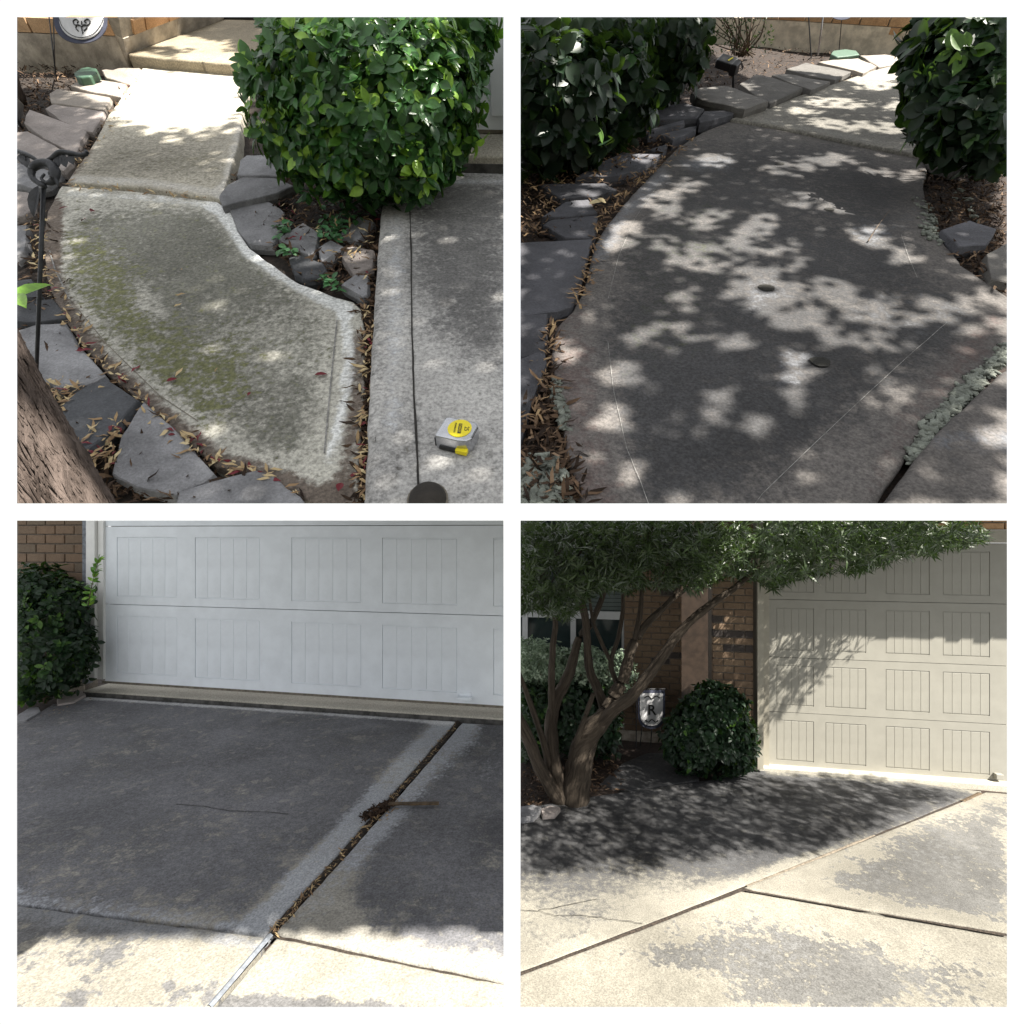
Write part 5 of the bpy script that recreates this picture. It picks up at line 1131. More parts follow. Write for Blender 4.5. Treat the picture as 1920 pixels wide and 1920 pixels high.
Y = (base-CAM)[1]
lobes = [(CAM+ray(75, 1200)*Y*.99, np.array([.33, .3, .42])), (CAM+ray(115, 1140)*Y, np.array([.2, .22, .22])), (CAM+ray(60, 1110)*Y, np.array([.26, .25, .20])), (CAM+ray(120, 1235)*Y*.98, np.array([.20, .2, .24])), (CAM+ray(30, 1250)*Y*.98, np.array([.35, .3, .3]))]
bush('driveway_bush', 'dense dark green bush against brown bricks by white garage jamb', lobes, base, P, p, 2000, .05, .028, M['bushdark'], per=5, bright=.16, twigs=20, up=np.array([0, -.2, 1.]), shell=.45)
sp_ = empty('leafy_shoot', CAM+ray(165, 1130)*Y, 'pale leafy shoot rising above the dark bush at the jamb', 'shoot')
pts = spline([CAM+ray(165, 1135)*Y*.98, CAM+ray(174, 1090)*Y*.97, CAM+ray(185, 1050)*Y*.96], 6); v, f, u = tube_vf(pts, np.linspace(.004, .0015, len(pts)), 6); mesh('stem', v, f, M['twig'], sp_)
pos = np.repeat(np.array(pts), 4, 0); V, Fc, T = leaves_vf(pos, rand_unit(len(pos))*[1, .6, .6]+[0, 0, .3], rand_unit(len(pos))+[0, -.6, .8], .05, .024, .55+.4*rng.random(len(pos)), LEAF)
mesh('foliage', V, Fc, M['bush'], sp_, attrs={'tint': T}, smooth=True, tag=dict(kind='stuff'))

# =================================================================== PLACE 4: sunlit driveway, cream garage door, spreading tree
p = 'BR'; P = BR
UPZ = np.array([0, 0, 1.])
bed('garden_bed', P, p, -.03, M['soildark'], poly=[(976, 1888), (1888, 1888), (1888, 1420), (976, 1370)], amp=.012, d=.09)
dv = empty('driveway', P.at(1450, 1640), kind='structure')
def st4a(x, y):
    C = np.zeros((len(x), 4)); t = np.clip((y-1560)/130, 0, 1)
    C[:, 0] = 1.05-.72*t+.10*pm(x, y, [(976, 1640), (1120, 1660), (1100, 1780), (976, 1790)], 40)  # far part charcoal; its darkness also stands in for tree shade
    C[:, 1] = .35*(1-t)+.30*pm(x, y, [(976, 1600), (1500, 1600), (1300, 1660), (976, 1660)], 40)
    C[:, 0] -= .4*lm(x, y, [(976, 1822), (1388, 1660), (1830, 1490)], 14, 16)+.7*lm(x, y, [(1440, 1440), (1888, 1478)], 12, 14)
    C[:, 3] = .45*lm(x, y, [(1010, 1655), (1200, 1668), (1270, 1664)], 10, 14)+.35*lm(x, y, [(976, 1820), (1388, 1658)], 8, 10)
    return C
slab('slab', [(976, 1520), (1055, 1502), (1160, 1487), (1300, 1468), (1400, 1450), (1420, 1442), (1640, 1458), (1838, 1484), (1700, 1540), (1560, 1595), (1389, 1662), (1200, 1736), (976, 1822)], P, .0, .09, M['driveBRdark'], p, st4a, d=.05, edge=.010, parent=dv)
def st4b(x, y):
    C = np.zeros((len(x), 4))
    C[:, 0] = .22+.50*pm(x, y, [(1560, 1640), (1700, 1560), (1860, 1510), (1888, 1520), (1888, 1720), (1640, 1690)], 50)-.5*lm(x, y, [(1395, 1664), (1888, 1755)], 12, 14)
    C[:, 1] = .35*pm(x, y, [(1530, 1610), (1750, 1540), (1860, 1620), (1640, 1680)], 60)
    C[:, 2] = .22*pm(x, y, [(1740, 1650), (1888, 1600), (1888, 1690), (1780, 1690)], 40)
    C[:, 3] = .35*pm(x, y, [(1520, 1650), (1640, 1580), (1720, 1620), (1600, 1680)], 40)
    return C
slab('slab', [(1398, 1664), (1570, 1598), (1712, 1541), (1850, 1486), (1888, 1489), (1888, 1748), (1640, 1706)], P, .008, .09, M['driveBR'], p, st4b, d=.045, edge=.010, parent=dv)
def st4c(x, y):
    C = np.zeros((len(x), 4))
    patch = pm(x, y, [(1130, 1790), (1230, 1745), (1420, 1718), (1560, 1735), (1640, 1780), (1660, 1860), (1500, 1888), (1380, 1850), (1240, 1825)], 60)
    r = pm(x, y, [(1640, 1790), (1888, 1770), (1888, 1888), (1560, 1888)], 70)
    C[:, 0] = .02+.62*patch+.52*r+.30*pm(x, y, [(1340, 1860), (1500, 1850), (1500, 1888), (1340, 1888)], 20)
    C[:, 1] = .45*pm(x, y, [(1260, 1750), (1480, 1735), (1560, 1820), (1400, 1830)], 60)
    C[:, 3] = .45*lm(x, y, [(1490, 1778), (1545, 1805), (1580, 1850)], 12, 26)+.4*lm(x, y, [(1300, 1775), (1420, 1785)], 12, 18)
    return C
slab('slab', [(1391, 1672), (1640, 1716), (1888, 1760), (1888, 1888), (976, 1888), (976, 1833), (1200, 1746)], P, .004, .09, M['driveBR'], p, st4c, d=.03, edge=.010, parent=dv)
strip('joint_debris', [(976, 1827), (1200, 1741), (1392, 1667), (1560, 1600), (1710, 1541), (1840, 1487)], P, -.004, .04, M['debris'], dv, thick=.004, jit=.003, panel=p)
strip('joint_debris', [(1394, 1667), (1640, 1709), (1888, 1752)], P, -.003, .035, M['debris'], dv, thick=.004, jit=.004, panel=p)
strip('joint_filler', [(1400, 1662), (1480, 1630), (1560, 1598), (1640, 1566)], P, .004, .022, M['filler'], dv, thick=.004, jit=.003, panel=p)
strip('joint_filler', [(1806, 1503), (1838, 1487)], P, .006, .045, M['wood'], dv, thick=.008, jit=.003, panel=p)
for pl in ([(976, 1706), (1010, 1708), (1040, 1717), (1090, 1716), (1140, 1722), (1205, 1731)], [(1010, 1706), (1060, 1698), (1120, 1685)]):
    strip('crack', pl, P, .0085, .004, M['crack'], dv, jit=.012, panel=p, sub=12)
# walkway strip in the shade
wk = empty('walkway', P.at(1230, 1440), kind='structure')
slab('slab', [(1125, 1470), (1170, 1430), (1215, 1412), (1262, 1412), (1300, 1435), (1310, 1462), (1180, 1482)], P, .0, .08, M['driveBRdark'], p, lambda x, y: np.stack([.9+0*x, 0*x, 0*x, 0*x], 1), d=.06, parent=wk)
# garage
A0, A1 = P.at(1430, 1440), P.at(1888, 1474); WA = Wall(A0, A1, UPZ); L_ = WA.sz(1888, 1474)[0]
ap = empty('garage_apron', WA.pt(L_/2, 0), 'sunlit beige apron strip below the cream garage door', 'apron')
solid('lip', WA.box(-.1, L_+.3, -.05, .035, -.4, .07), M['beige'], ap, p, bev=.01)
WD = Wall(WA.pt(0, .035, -.03), WA.pt(1, .035, -.03), UPZ)
gd = empty('garage_door', WD.pt(1.3, 0), 'cream panelled garage door half shaded by eaves and leaf shadows', 'garage door')
az = WD.sz
cx = [(1456, 1526), (1548, 1624), (1661, 1743), (1768, 1856)]
cols = [(az(a, 1390)[0], az(b, 1390)[0]) for a, b in cx]; last = cols[-1][1]
cols.append((last+.16, last+.8))
xr = 1660
zz = [az(xr, 1453)[1], az(xr, 1346)[1], az(xr, 1240)[1], az(xr, 1128)[1], az(xr, 1018)[1]]
rows = []
for i in range(4):
    b_, t_ = zz[i], zz[i+1]; hgt = t_-b_; rows.append((b_, t_, b_+hgt*.13, t_-hgt*.14))
garage_door(WD, gd, p, rows, cols, M['cream'], az(1440, 1390)[0], last+1.0, zz[0], planks=5)
solid('weather_seal', WD.box(az(1440, 1440)[0], last+.9, zz[0]-.03, zz[0], -.045, -.008), M['rubber'], gd, p)
h0 = az(1862, 1448); h1 = az(1876, 1470)
hd = solid('lift_handle', WD.box(h0[0], h1[0], h0[1]-.05, h0[1], 0, .05), M['cream'], gd, None, bev=.004)
tr_ = empty('door_frame', WD.pt(az(1420, 1440)[0], 0), 'cream jamb and header framing the cream garage door', 'door trim')
solid('jamb', WD.box(az(1413, 1390)[0], az(1424, 1390)[0], 0, 2.9, -.05, .16), M['creamtrim'], tr_, p)
solid('stop', WD.box(az(1424, 1390)[0]+.002, az(1440, 1390)[0], 0, 2.9, -.05, .05), M['creamtrim'], tr_, p)
solid('header', WD.box(az(1441, 1390)[0], last+1.0, zz[4]+.005, zz[4]+.13, -.05, .05), M['creamtrim'], tr_, p)
# brick above header, roof edge
gw = empty('gable_bricks', WD.pt(last, zz[4]), 'tan bricks above the cream header at the roof edge', 'house wall')
solid('mortar_bed', WD.box(az(1441, 1390)[0], last+1.0, zz[4]+.132, zz[4]+.6, -.2, .02), M['mortar'], gw, p)
lay_bricks(WD, gw, az(1441, 1390)[0], last+1.0, zz[4]+.135, zz[4]+.55, brick_mesh(.2, .06, .09), .20, .06, .012, M['brick'], p, off=.035)
# pillar left of the door
WP = Wall(WD.pt(az(1333, 1390)[0], -.035, .12), WD.pt(az(1412, 1390)[0], -.035, .12), UPZ)
pl_w = WP.sz(1412, 1300)[0]
hp_ = empty('brick_pillar', WP.pt(pl_w/2, 0), 'tan brick pillar with black accent bricks left of cream garage door', 'pillar')
solid('mortar_bed', box_vf(WP.pt(pl_w/2, 1.5, -.19), WP.u*(pl_w/2-.012), WP.n*.18, UPZ*1.5), M['mortardark'], hp_, p)
bmr = brick_mesh(.2, .062, .09)
da = [WP.sz(x, y) for x, y in ((1352, 1162), (1354, 1191), (1391, 1191), (1391, 1218))]
lay_bricks(WP, hp_, 0, pl_w, .12, 2.8, bmr, .2, .062, .011, M['brickBRshade'], p, dark=lambda a, z: any(abs(a-q[0]) < .11 and abs(z-q[1]) < .036 for q in da))
WPs = Wall(WP.pt(0, 0, -.35), WP.pt(0, 0, 0), UPZ); 
# entry recess and house wall further back
D2 = -.55
WE = Wall(WD.pt(az(1100, 1390)[0]-.6, -.035, D2), WD.pt(az(1300, 1390)[0], -.035, D2), UPZ); ez = WE.sz
hw = empty('house', WE.pt(ez(1220, 1390)[0], 0), 'shaded tan brick house front with window behind the spreading tree', 'house')
e0, e1, e2 = ez(970, 1300)[0], ez(1170, 1300)[0], ez(1278, 1300)[0]
solid('mortar_bed', WE.box(e1, e2-.01, .15, 3.0, -.2, -.012), M['mortardark'], hw, p)
solid('foundation', WE.box(e0-.1, e2, -.05, ez(1200, 1371)[1], -.2, .004), M['foundation'], hw, p)
fz = ez(1200, 1371)[1]+.004
dk = [ez(x, y) for x, y in ((1222, 1142), (1262, 1229), (1250, 1241), (1240, 1117))]
lay_bricks(WE, hw, e1+.004, e2, fz, 2.9, bmr, .2, .062, .011, M['brickBRshade'], p, dark=lambda a, z: any(abs(a-q[0]) < .10 and abs(z-q[1]) < .036 for q in dk))
lay_bricks(WE, hw, e0-.2, e1, fz, ez(1100, 1236)[1]-.06, bmr, .2, .062, .011, M['brickBRshade'], p)
solid('mortar_bed', WE.box(e0-.2, e1-.002, .15, ez(1100, 1236)[1]-.05, -.2, -.012), M['mortardark'], hw, p)
solid('entry_door', WE.box(e2-.2, ez(1480, 1300)[0], -.05, 3.0, -.95, -.91), M['doorwood'], hw, p)
solid('entry_wall', WE.box(e2-.09, e2-.0, .0, 3.0, -.9, -.1), M['brickdark'], hw, p)
wn = solid('window', WE.box(e0-.2, e1-.004, ez(1100, 1232)[1], 3.0, -.14, -.11), M['glass'], hw, p)
for (xa, xb, ya, yb) in ((976, 1174, 1149, 1158), (1069, 1079, 1000, 1232), (978, 988, 1000, 1232), (1166, 1175, 1000, 1236), (970, 1175, 1230, 1238)):
    a_, b_ = ez(xa, yb), ez(xb, ya); solid('frame_bar', WE.box(a_[0], b_[0], a_[1], b_[1], -.10-.002*random.random(), -.055+.004*random.random()), M['windowwhite'], wn, p)
for k in range(20):
    z = ez(1120, 1149)[1]+.02+k*.05; solid('blind_slat', WE.box(ez(1079, 1300)[0]+.01, ez(1166, 1300)[0]-.01, z, z+.040, -.108, -.103), M['blind'], wn, p)
# eaves over the garage door: separate tile ends make the notched shadow
ev = empty('roof_eave', WD.pt(2.0, 2.9), 'brown tiled roof edge overhanging the cream garage door', 'roof')
zE = CZ+.075*5.35
a = az(1441, 1390)[0]-.5; k = 0
OV = .70; ze = zE-WD.A[2]
while a < last+2.6:
    wd = .115+.02*random.random(); o_ = OV+random.uniform(-.012, .012); a_e = a+wd-(.006 if k % 3 else .014)
    v, f = WD.box(a, a_e, ze+.05, ze+.085, -.25, o_); px, py = proj(np.array(v))
    if px.max() > 1882 and px.min() < 1926:          # tiles moved sunward, out of view, to keep the eave shadow unbroken
        for m_ in range(8):
            o0, o1 = -.25+(o_+.25)*m_/8, -.25+(o_+.25)*(m_+1)/8+.004
            for up_ in (0, .22, .4, .6, .85, 1.1):
                v, f = WD.box(a, a_e, ze+.05, ze+.085, o0, o1); v = [q+SUN*up_ for q in v]; px, py = proj(np.array(v))
                if px.min() > 1924 or px.max() < 1884: solid('tile', (v, f), M['rooftile'], ev); break
    else: solid('tile', (v, f), M['rooftile'], ev)
    a += wd; k += 1

# garden flag with letter R
fl = empty('garden_flag', P.at(1215, 1402), 'shield shaped garden flag with letter R before sunlit brick', 'garden flag')
Yf = (P.at(1215, 1400)-CAM)[1]
def fp(px, py, k=0): return CAM+ray(px, py)*(Yf*.97+k)
def shield(x0, x1, y0, y1):
    L = [(x0, y0), (x0, y0+(y1-y0)*.6)]; c_ = (x0+x1)/2; w_ = (x1-x0)/2; ym = y0+(y1-y0)*.6
    for k in range(1, 12): an = math.pi-math.pi*k/12; L.append((c_+w_*math.cos(an), ym+(y1-ym)*math.sin(an)**.75))
    return L+[(x1, ym), (x1, y0)]
sheet('border', shield(1196, 1247, 1294, 1367), 0, M['flagborder'], fl, clip=None); sheet('cloth', shield(1200, 1243, 1300, 1361), -.012, M['flagwhite'], fl, clip=None)
text_obj('R', .155, .001, M['ink'], fl, fp(1222, 1332, -.02), np.array([1., 0, 0]), np.array([0, 0, 1.]), bold=True)
for pl in ([(1208, 1309), (1215, 1305), (1222, 1310), (1230, 1305), (1237, 1309)], [(1210, 1350), (1216, 1354), (1222, 1349), (1229, 1354), (1234, 1350)]):
    v, f, u = tube_vf(spline([fp(x, y, -.018) for x, y in pl], 5), .006, 5); mesh('scroll', v, f, M['ink'], fl)
for a, b in (((1193, 1285), (1193, 1402)), ((1193, 1292), (1249, 1292)), ((1222, 1366), (1220, 1400)), ((1204, 1362), (1200, 1400))):
    v, f, u = tube_vf([fp(*a, .01), fp(*b, .01)], .006, 6); mesh('stand_rod', v, f, M['iron'], fl)
# stones at the left bed edge
stone([(1014, 1516), (1030, 1510), (1050, 1514), (1040, 1526), (1018, 1528)], P, .04, .06, M['stonepink'], 'pale sunlit stone at the foot of the spreading tree', None, panel=p)
stone([(976, 1512), (1000, 1508), (1016, 1514), (1000, 1530), (976, 1534)], P, .05, .07, M['stone'], 'grey stone at the bed edge left of the pale stone', None, panel=p)
# round bush by the garage, sage and dark hedge behind the tree
base = P.at(1335, 1452); Y = (base-CAM)[1]
sc = Y/F
lobes = [(CAM+ray(1330, 1372)*Y, np.array([70*sc, .36, 66*sc])), (CAM+ray(1345, 1320)*Y, np.array([50*sc, .3, 34*sc])), (CAM+ray(1290, 1395)*Y, np.array([42*sc, .3, 46*sc])), (CAM+ray(1370, 1390)*Y, np.array([42*sc, .3, 52*sc]))]
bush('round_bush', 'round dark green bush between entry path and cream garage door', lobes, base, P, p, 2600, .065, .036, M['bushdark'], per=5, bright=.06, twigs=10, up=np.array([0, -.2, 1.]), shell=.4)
base = P.at(1070, 1408); Y = (base-CAM)[1]; sc = Y/F
lobes = [(CAM+ray(1010, 1245)*Y, np.array([55*sc, .3, 44*sc])), (CAM+ray(1085, 1250)*Y, np.array([55*sc, .3, 40*sc])), (CAM+ray(1150, 1258)*Y, np.array([40*sc, .28, 40*sc])), (CAM+ray(975, 1250)*Y, np.array([40*sc, .3, 46*sc]))]
bush('sage_shrub', 'silvery green sage shrub under the white window behind tree', lobes, base, P, p, 2600, .042, .020, M['sage'], per=5, bright=.3, twigs=8, up=UPZ, shell=.4, cat='shrub')
Y *= .97
lobes = [(CAM+ray(1000, 1350)*Y, np.array([50*sc, .3, 75*sc])), (CAM+ray(1075, 1345)*Y, np.array([55*sc, .3, 75*sc])), (CAM+ray(1130, 1350)*Y, np.array([32*sc, .25, 65*sc]))]
bush('dark_shrub', 'dark shaded shrub below the silvery sage behind tree trunks', lobes, P.at(1070, 1420), P, p, 1500, .07, .036, M['bushdark'], per=5, bright=.02, twigs=8, up=UPZ, shell=.5, cat='shrub')
# spreading multi-stemmed tree
tb = P.at(1068, 1503); Y0 = (tb-CAM)[1]
te = empty('spreading_tree', tb, 'multi trunked spreading tree with narrow leaves shading the driveway', 'tree')
LIMBS = [
 ([(1075, 1512, 0), (1085, 1450, 0), (1100, 1385, -.02), (1135, 1340, -.05), (1152, 1305, -.05), (1170, 1270, -.05), (1186, 1210, 0), (1212, 1170, .05), (1260, 1122, .1), (1282, 1070, .15), (1296, 1030, .15)], [52, 52, 46, 34, 26, 23, 19, 14, 12, 9, 6]),
 ([(1120, 1362, -.05), (1150, 1332, -.15), (1186, 1304, -.25), (1212, 1270, -.3), (1248, 1222, -.35), (1282, 1177, -.4), (1324, 1140, -.45), (1375, 1104, -.5), (1425, 1062, -.55)], [24, 24, 22, 20, 18, 16, 14, 11, 6]),
 ([(1105, 1380, -.05), (1132, 1335, .1), (1120, 1292, .15), (1105, 1255, .15), (1101, 1197, .12), (1095, 1147, .1), (1080, 1108, .1), (1062, 1072, .1), (1050, 1030, .1)], [22, 22, 19, 17, 16, 16, 14, 12, 7]),
 ([(1062, 1512, 0), (1040, 1432, .05), (1033, 1360, .1), (1045, 1308, .12), (1068, 1260, .15), (1086, 1197, .2), (1110, 1165, .22), (1133, 1108, .25), (1140, 1050, .25)], [30, 27, 26, 24, 22, 16, 14, 10, 7]),
 ([(1036, 1350, .1), (1034, 1275, .05), (1037, 1210, 0), (1041, 1160, 0), (1020, 1100, 0), (1005, 1040, 0)], [16, 14, 12, 10, 8, 5]),
 ([(1052, 1508, 0), (1012, 1438, -.05), (992, 1388, -.1), (970, 1340, -.15), (960, 1300, -.15)], [28, 25, 23, 20, 16]),
 ([(1030, 1440, .05), (1020, 1395, .0), (998, 1330, 0), (974, 1262, 0)], [14, 13, 11, 8]),
 ([(1078, 1400, -.05), (1085, 1378, -.1), (1097, 1345, -.12), (1113, 1300, -.12)], [12, 11, 10, 8]),
 ([(1160, 1290, 0), (1145, 1243, .1), (1160, 1192, .15), (1168, 1135, .2), (1165, 1070, .2)], [10, 10, 9, 8, 5]),
 ([(1150, 1250, .1), (1128, 1205, .12), (1112, 1165, .15), (1105, 1120, .15)], [8, 8, 7, 5]),
 ([(1190, 1200, 0), (1200, 1150, .05), (1203, 1100, .1), (1200, 1050, .1)], [11, 10, 8, 5]),
 ([(1250, 1132, .1), (1300, 1095, .1), (1345, 1062, .1), (1370, 1030, .1)], [8, 7, 6, 4])]
for k, (pl, wd) in enumerate(LIMBS):
    pts = spline([CAM+ray(x, y)*(Y0+dz) for x, y, dz in pl], 6); r_ = resample_r([w_/2*.93*Y0/F for w_ in wd], len(pts))
    v, f, u = tube_vf(pts, r_, 18, jit=.28); mesh('trunk' if k in (0, 3, 5) else 'limb', v, f, M['bark'], te, clip=p, uv=u, smooth=True)
for k in range(46):
    x, y = sample_poly([(990, 990), (1800, 985), (1600, 1040), (1300, 1080), (1000, 1110)], 1)[0]; D = Y0+rng.normal()*.35; a_ = rng.uniform(-.9, .9)
    pts = spline([CAM+ray(x-26*math.cos(a_), y+40)*D, CAM+ray(x, y)*(D-.05), CAM+ray(x+34*math.cos(a_)+rng.normal()*8, y-42)*(D-.1)], 5); v, f, u = tube_vf(pts, np.linspace(.011, .003, len(pts)), 6); mesh('branchlet', v, f, M['bark'], te, clip='BR', uv=u)
# crown: the part seen in the picture
CROWN = [(976, 976), (1835, 976), (1846, 1010), (1818, 1018), (1795, 1028), (1770, 1022), (1745, 1036), (1700, 1040), (1690, 1036), (1650, 1058), (1625, 1064), (1595, 1075), (1560, 1068), (1520, 1078), (1485, 1088), (1450, 1106), (1436, 1094), (1420, 1085), (1395, 1085), (1360, 1080), (1330, 1092), (1300, 1110), (1280, 1095), (1250, 1105), (1215, 1098), (1180, 1112), (1150, 1102), (1110, 1112), (1085, 1140), (1060, 1160), (1025, 1150), (1000, 1145), (976, 1150)]
def rosettes(C, A, L, per, tint):
    n = len(C); pos = []; fwd = []; nor = []; tt = []; LL = []
    for k in range(per):
        q = rand_unit(n); rad = q-(q*A).sum(1)[:, None]*A; rad = nrm_rows(rad)
        pos.append(C-A*L*rng.random((n, 1))*.5); fwd.append(nrm_rows(A*.55+rad)); nor.append(nrm_rows(A+.4*rand_unit(n))); tt.append(np.clip(tint+rng.normal(size=n)*.1, 0, 1)); LL.append(L*(.6+.7*rng.random(n)))
    LL = np.concatenate(LL)
    return leaves_vf(np.concatenate(pos), np.concatenate(fwd), np.concatenate(nor), LL, LL*.145, np.concatenate(tt), NEEDLE)
q = sample_poly(CROWN, 8000)
cl = np.array([mnoise.noise(Vector((x*.016, y*.026, 3)))+.6*mnoise.noise(Vector((x*.045, y*.06, 9))) for x, y in q])
q = q[cl+.35*(rng.random(len(q))-.5)-.25*(np.abs(q[:, 1]-990) < 30) > -.32-.25*(q[:, 1] < 1040)][:5600]; N1 = len(q)
top_w = np.clip(1-(q[:, 1]-976)/130, 0, 1)
dep = Y0-.1+rng.normal(size=N1)*.5-.55*(q[:, 0] > 1420)*rng.random(N1)
C = np.array([CAM+ray(x, y)*d for (x, y), d in zip(q, dep)])
A = nrm_rows(rand_unit(N1)+np.array([.3, -.5, .35]))
V1, F1, T1 = rosettes(C, A, .085, 9, .22+.35*rng.random(N1)+.12*top_w)
mesh('crown', V1, F1, M['tree'], te, origin=tb, clip=p, attrs={'tint': T1}, tag=dict(kind='stuff'))
# crown above the sight line: gives the driveway its shade
SHADE = [(976, 1450), (1110, 1440), (1230, 1425), (1420, 1452), (1560, 1452), (1700, 1466), (1790, 1482), (1770, 1500), (1710, 1518), (1640, 1550), (1570, 1580), (1490, 1604), (1400, 1600), (1330, 1612), (1250, 1622), (1180, 1640), (1080, 1640), (976, 1646)]
N2 = 3000; got = []
while len(got) < N2:
    q = sample_poly(SHADE, 3000); d_ = seg_dist(q[:, 0], q[:, 1], SHADE, True); keep = rng.random(len(q)) < np.clip(.25+d_/45, 0, 1)
    for (x, y) in q[keep]:
        G = P.at(x, y); h = rng.uniform(2.62, 4.1); c = G+SUN*(h/SUN[2]); a_, b_ = proj(c); a_, b_ = a_[0], b_[0]
        if ((b_ < 925 and a_ < 1895) or a_ > 1965) and (c-TR.o)@TR.n < -.12: got.append(c)
got = got[:N2]
while len(got) < N2+1100:      # leaves that shade the pillar and the house front
    x, y = rng.uniform(1170, 1412), rng.uniform(1095, 1330); d_ = 5.75 if x > 1333 else 6.3
    c = CAM+ray(x, y)*d_+SUN*rng.uniform(1.2, 4.0); a_, b_ = proj(c)
    if b_[0] < 925 and a_[0] < 1880 and (c-TR.o)@TR.n < -.12: got.append(c)
N2 = len(got); C = np.array(got); A = nrm_rows(rand_unit(N2)+np.array([.2, -.2, .5]))
V2, F2, T2 = rosettes(C, A, .085, 8, .3+.4*rng.random(N2))
# keep the leaf tips clear of the sight lines between the places
px, py = proj(V2); px = px.reshape(-1, 4); py = py.reshape(-1, 4)
ok = ((py.max(1) < 938) & (px.max(1) < 1888)) | (px.min(1) > 1930)
F2 = [f_ for f_ in F2 if ok[f_[0]//4]]
mesh('upper_crown', V2, F2, M['tree'], te, origin=tb, attrs={'tint': T2}, tag=dict(kind='stuff'))
pts = np.concatenate([sample_poly([(976, 1440), (1150, 1410), (1170, 1480), (1060, 1500), (976, 1518)], 700)])
scatter('wood_mulch', pts, P, -.02, .06, .012, M['mulch'], 'mulch and dry leaves round the foot of the spreading tree', 'mulch', p, lambda n: rng.random(n)**1.2, hs=.03, tilt=.4)

# =================================================================== unseen shade tree over places 1 and 2, crowns shaped to place shade and sun patches
def shade(P, region, holes, thin, n, dist, seed, brk=.0, fea=.0):
    r = np.random.default_rng(seed); C = []
    def hit(q, hs):
        fe = 1+fea*(r.random(len(q))-.5)*2; bad = np.zeros(len(q), bool)
        for (hx, hy, ra, rb, an) in hs:
            ca, sa = math.cos(an), math.sin(an); dx, dy = q[:, 0]-hx, q[:, 1]-hy
            bad |= ((dx*ca+dy*sa)/ra)**2+((-dx*sa+dy*ca)/rb)**2 < fe
        return bad
    pa = np.array([P.at(x, y) for x, y in region]); UV = P.uv(pa).tolist()
    while len(C) < n:
        uv = sample_poly(UV, 3000); W = np.array([P.pt(a_, b_) for a_, b_ in uv]); q = np.stack(proj(W), 1)     # even cover per square metre
        keep = ~(hit(q, holes) & (r.random(len(q)) >= brk)) & ~(hit(q, thin) & (r.random(len(q)) < .72))
        C += list(W[keep]+SUN*(dist+r.normal(size=(keep.sum(), 1))*.25))
    return np.array(C[:n])
st = empty('shade_tree', (-5.0, -1.2, 0), 'unseen broad leaved tree behind the viewer, crowns shaped to shade both walkways', 'tree')
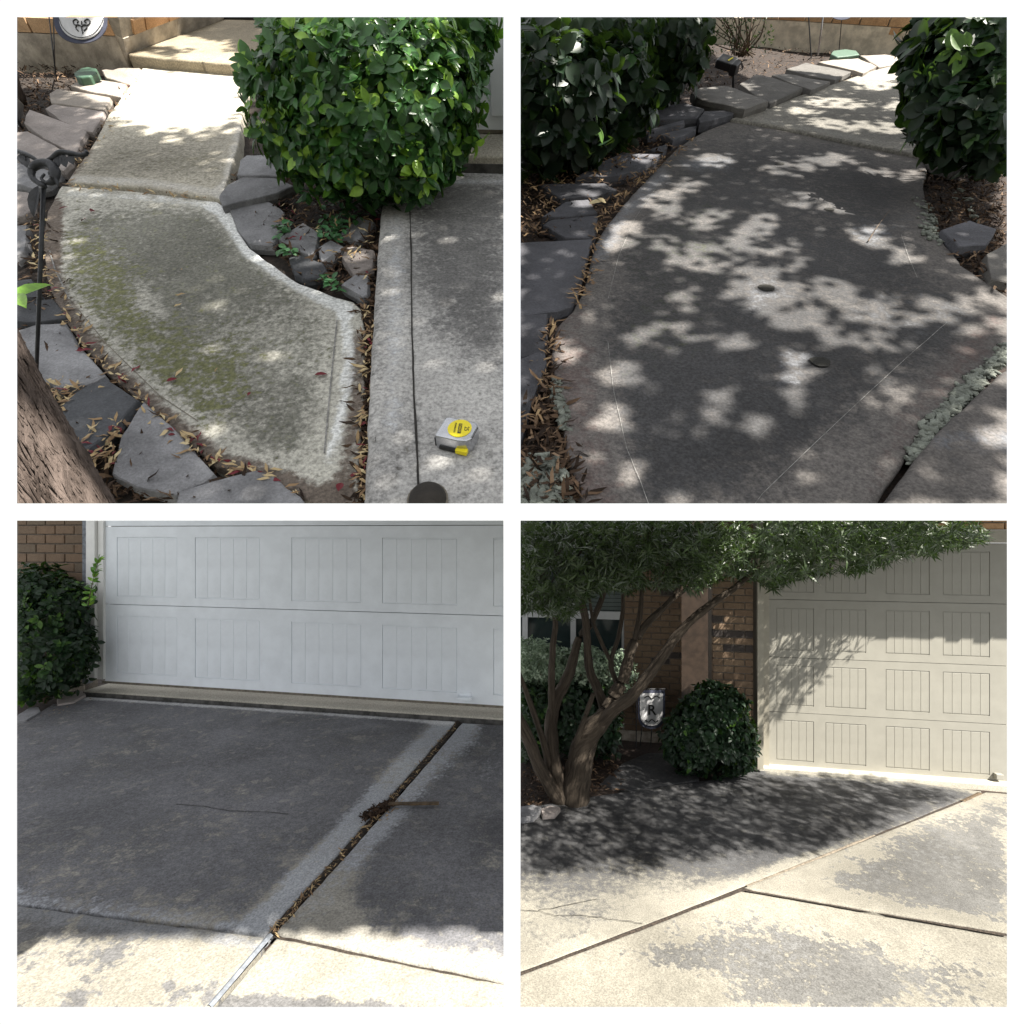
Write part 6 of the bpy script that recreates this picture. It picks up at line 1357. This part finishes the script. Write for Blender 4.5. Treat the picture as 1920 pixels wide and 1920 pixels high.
H2 = [(1240, 375, 40, 16, -.3), (1170, 440, 46, 20, -.5), (1300, 480, 60, 26, -.2), (1345, 492, 70, 22, .1), (1260, 395, 24, 12, 0), (1290, 345, 30, 10, 0), (1330, 415, 40, 18, -.3), (1420, 430, 46, 20, -.3), (1385, 470, 40, 20, 0), (1480, 480, 50, 16, .2), (1440, 520, 50, 22, .1), (1390, 545, 46, 26, .2),
      (1470, 575, 70, 26, .05), (1500, 600, 60, 20, 0), (1560, 545, 60, 22, .2), (1640, 580, 70, 26, -.1), (1600, 560, 40, 20, 0), (1720, 590, 80, 24, -.35), (1660, 640, 60, 22, 0), (1800, 575, 60, 20, -.3), (1870, 560, 40, 26, 0), (1840, 610, 40, 18, 0), (1170, 700, 30, 16, 0), (1210, 625, 46, 14, -.5), (1280, 560, 20, 14, 0), (1060, 655, 30, 16, 0), (1150, 780, 30, 20, 0),
      (1135, 825, 60, 24, -.4), (1180, 880, 40, 12, -.4), (1255, 930, 46, 22, 0), (1490, 700, 26, 50, 0.1), (1340, 765, 26, 34, 0), (1655, 745, 30, 18, .3), (1660, 700, 30, 14, 0), (1880, 715, 40, 30, -.6), (1875, 910, 30, 40, 0), (1870, 820, 30, 20, 0), (1480, 315, 50, 12, 0), (1560, 300, 60, 10, .1), (1640, 325, 40, 10, 0), (1580, 385, 50, 12, 0), (1500, 375, 50, 12, .1), (1660, 370, 30, 12, 0), (1630, 445, 40, 16, .3), (1700, 480, 36, 14, 0),
      (1560, 240, 60, 8, .2), (1650, 245, 60, 9, .1), (1640, 165, 50, 9, -.1), (1690, 140, 60, 14, 0), (1560, 200, 70, 8, 0), (1690, 205, 40, 8, 0), (1500, 215, 30, 6, 0), (1660, 118, 60, 10, 0), (1110, 346, 60, 8, 0), (1100, 383, 22, 14, 0), (1340, 300, 40, 10, 0), (1310, 178, 30, 5, 0), (1390, 180, 22, 5, 0), (1200, 300, 30, 6, 0), (1700, 330, 30, 10, 0), (1560, 350, 40, 8, 0), (1240, 460, 30, 12, -.4), (1290, 620, 24, 10, 0), (1380, 640, 30, 14, 0), (1420, 800, 30, 16, 0), (1560, 640, 30, 14, 0)]
CA = shade(TR, [(976, 960), (1888, 960), (1870, 100), (1640, 165), (1400, 135), (1300, 60), (976, 60)], [(x, y, a*.88+.017*(y+150), b*.88+.013*(y+150), t) for x, y, a, b, t in H2], [], 34000, 3.7, 1, .085, .45)
H1 = [(330, 195, 165, 72, .05), (190, 175, 60, 26, 0), (250, 150, 90, 30, 0), (400, 150, 110, 34, .1), (200, 140, 50, 16, 0), (330, 105, 120, 16, .1), (880, 100, 60, 70, 0), (820, 130, 40, 40, 0), (150, 50, 50, 25, 0), (120, 110, 40, 10, 0), (560, 110, 40, 20, 0)]
gq = (CAM+ray(690, 190)*1.6); gq = gq-SUN*(((gq-TL.o)@TL.n)/(SUN@TL.n)); HB = [float(k[0]) for k in proj(gq)]
CB = shade(TL, [(32, 1010), (944, 1010), (944, 60), (250, 50), (235, 150), (32, 150)], H1, [(HB[0], HB[1], 170, 60, 0)], 22000, 4.6, 2, .0, .5)
for CC, nm in ((CA, 'crown'), (CB, 'crown')):
    n = len(CC); fw = rand_unit(n); V, Fc, T = leaves_vf(CC-fw*.032, fw, nrm_rows(rand_unit(n)*.6+SUN), .065*(.7+.6*rng.random(n)), .040, rng.random(n), SLIM)
    mesh(nm, V, Fc, M['canopy'], st, origin=(0, 0, 6), attrs={'tint': T}, tag=dict(kind='stuff'))
cA, cB = CA.mean(0), CB.mean(0)
tA, tB = TR.at(1300, 850)+SUN*3.7, TL.at(300, 700)+SUN*4.6
for tip, r0 in ((tA, .10), (tB, .09), (tA*.4+tB*.6, .05)):
    pts = spline([np.array([-5.0, -1.2, -.4]), np.array([-4.8, -1.1, 2.6]), np.array([-2.6, -.2, 6.4]), tip], 8); v, f, u = tube_vf(pts, np.linspace(r0*1.8, r0*.4, len(pts)), 12, jit=.1); mesh('trunk', v, f, M['bark'], st, uv=u, smooth=True)
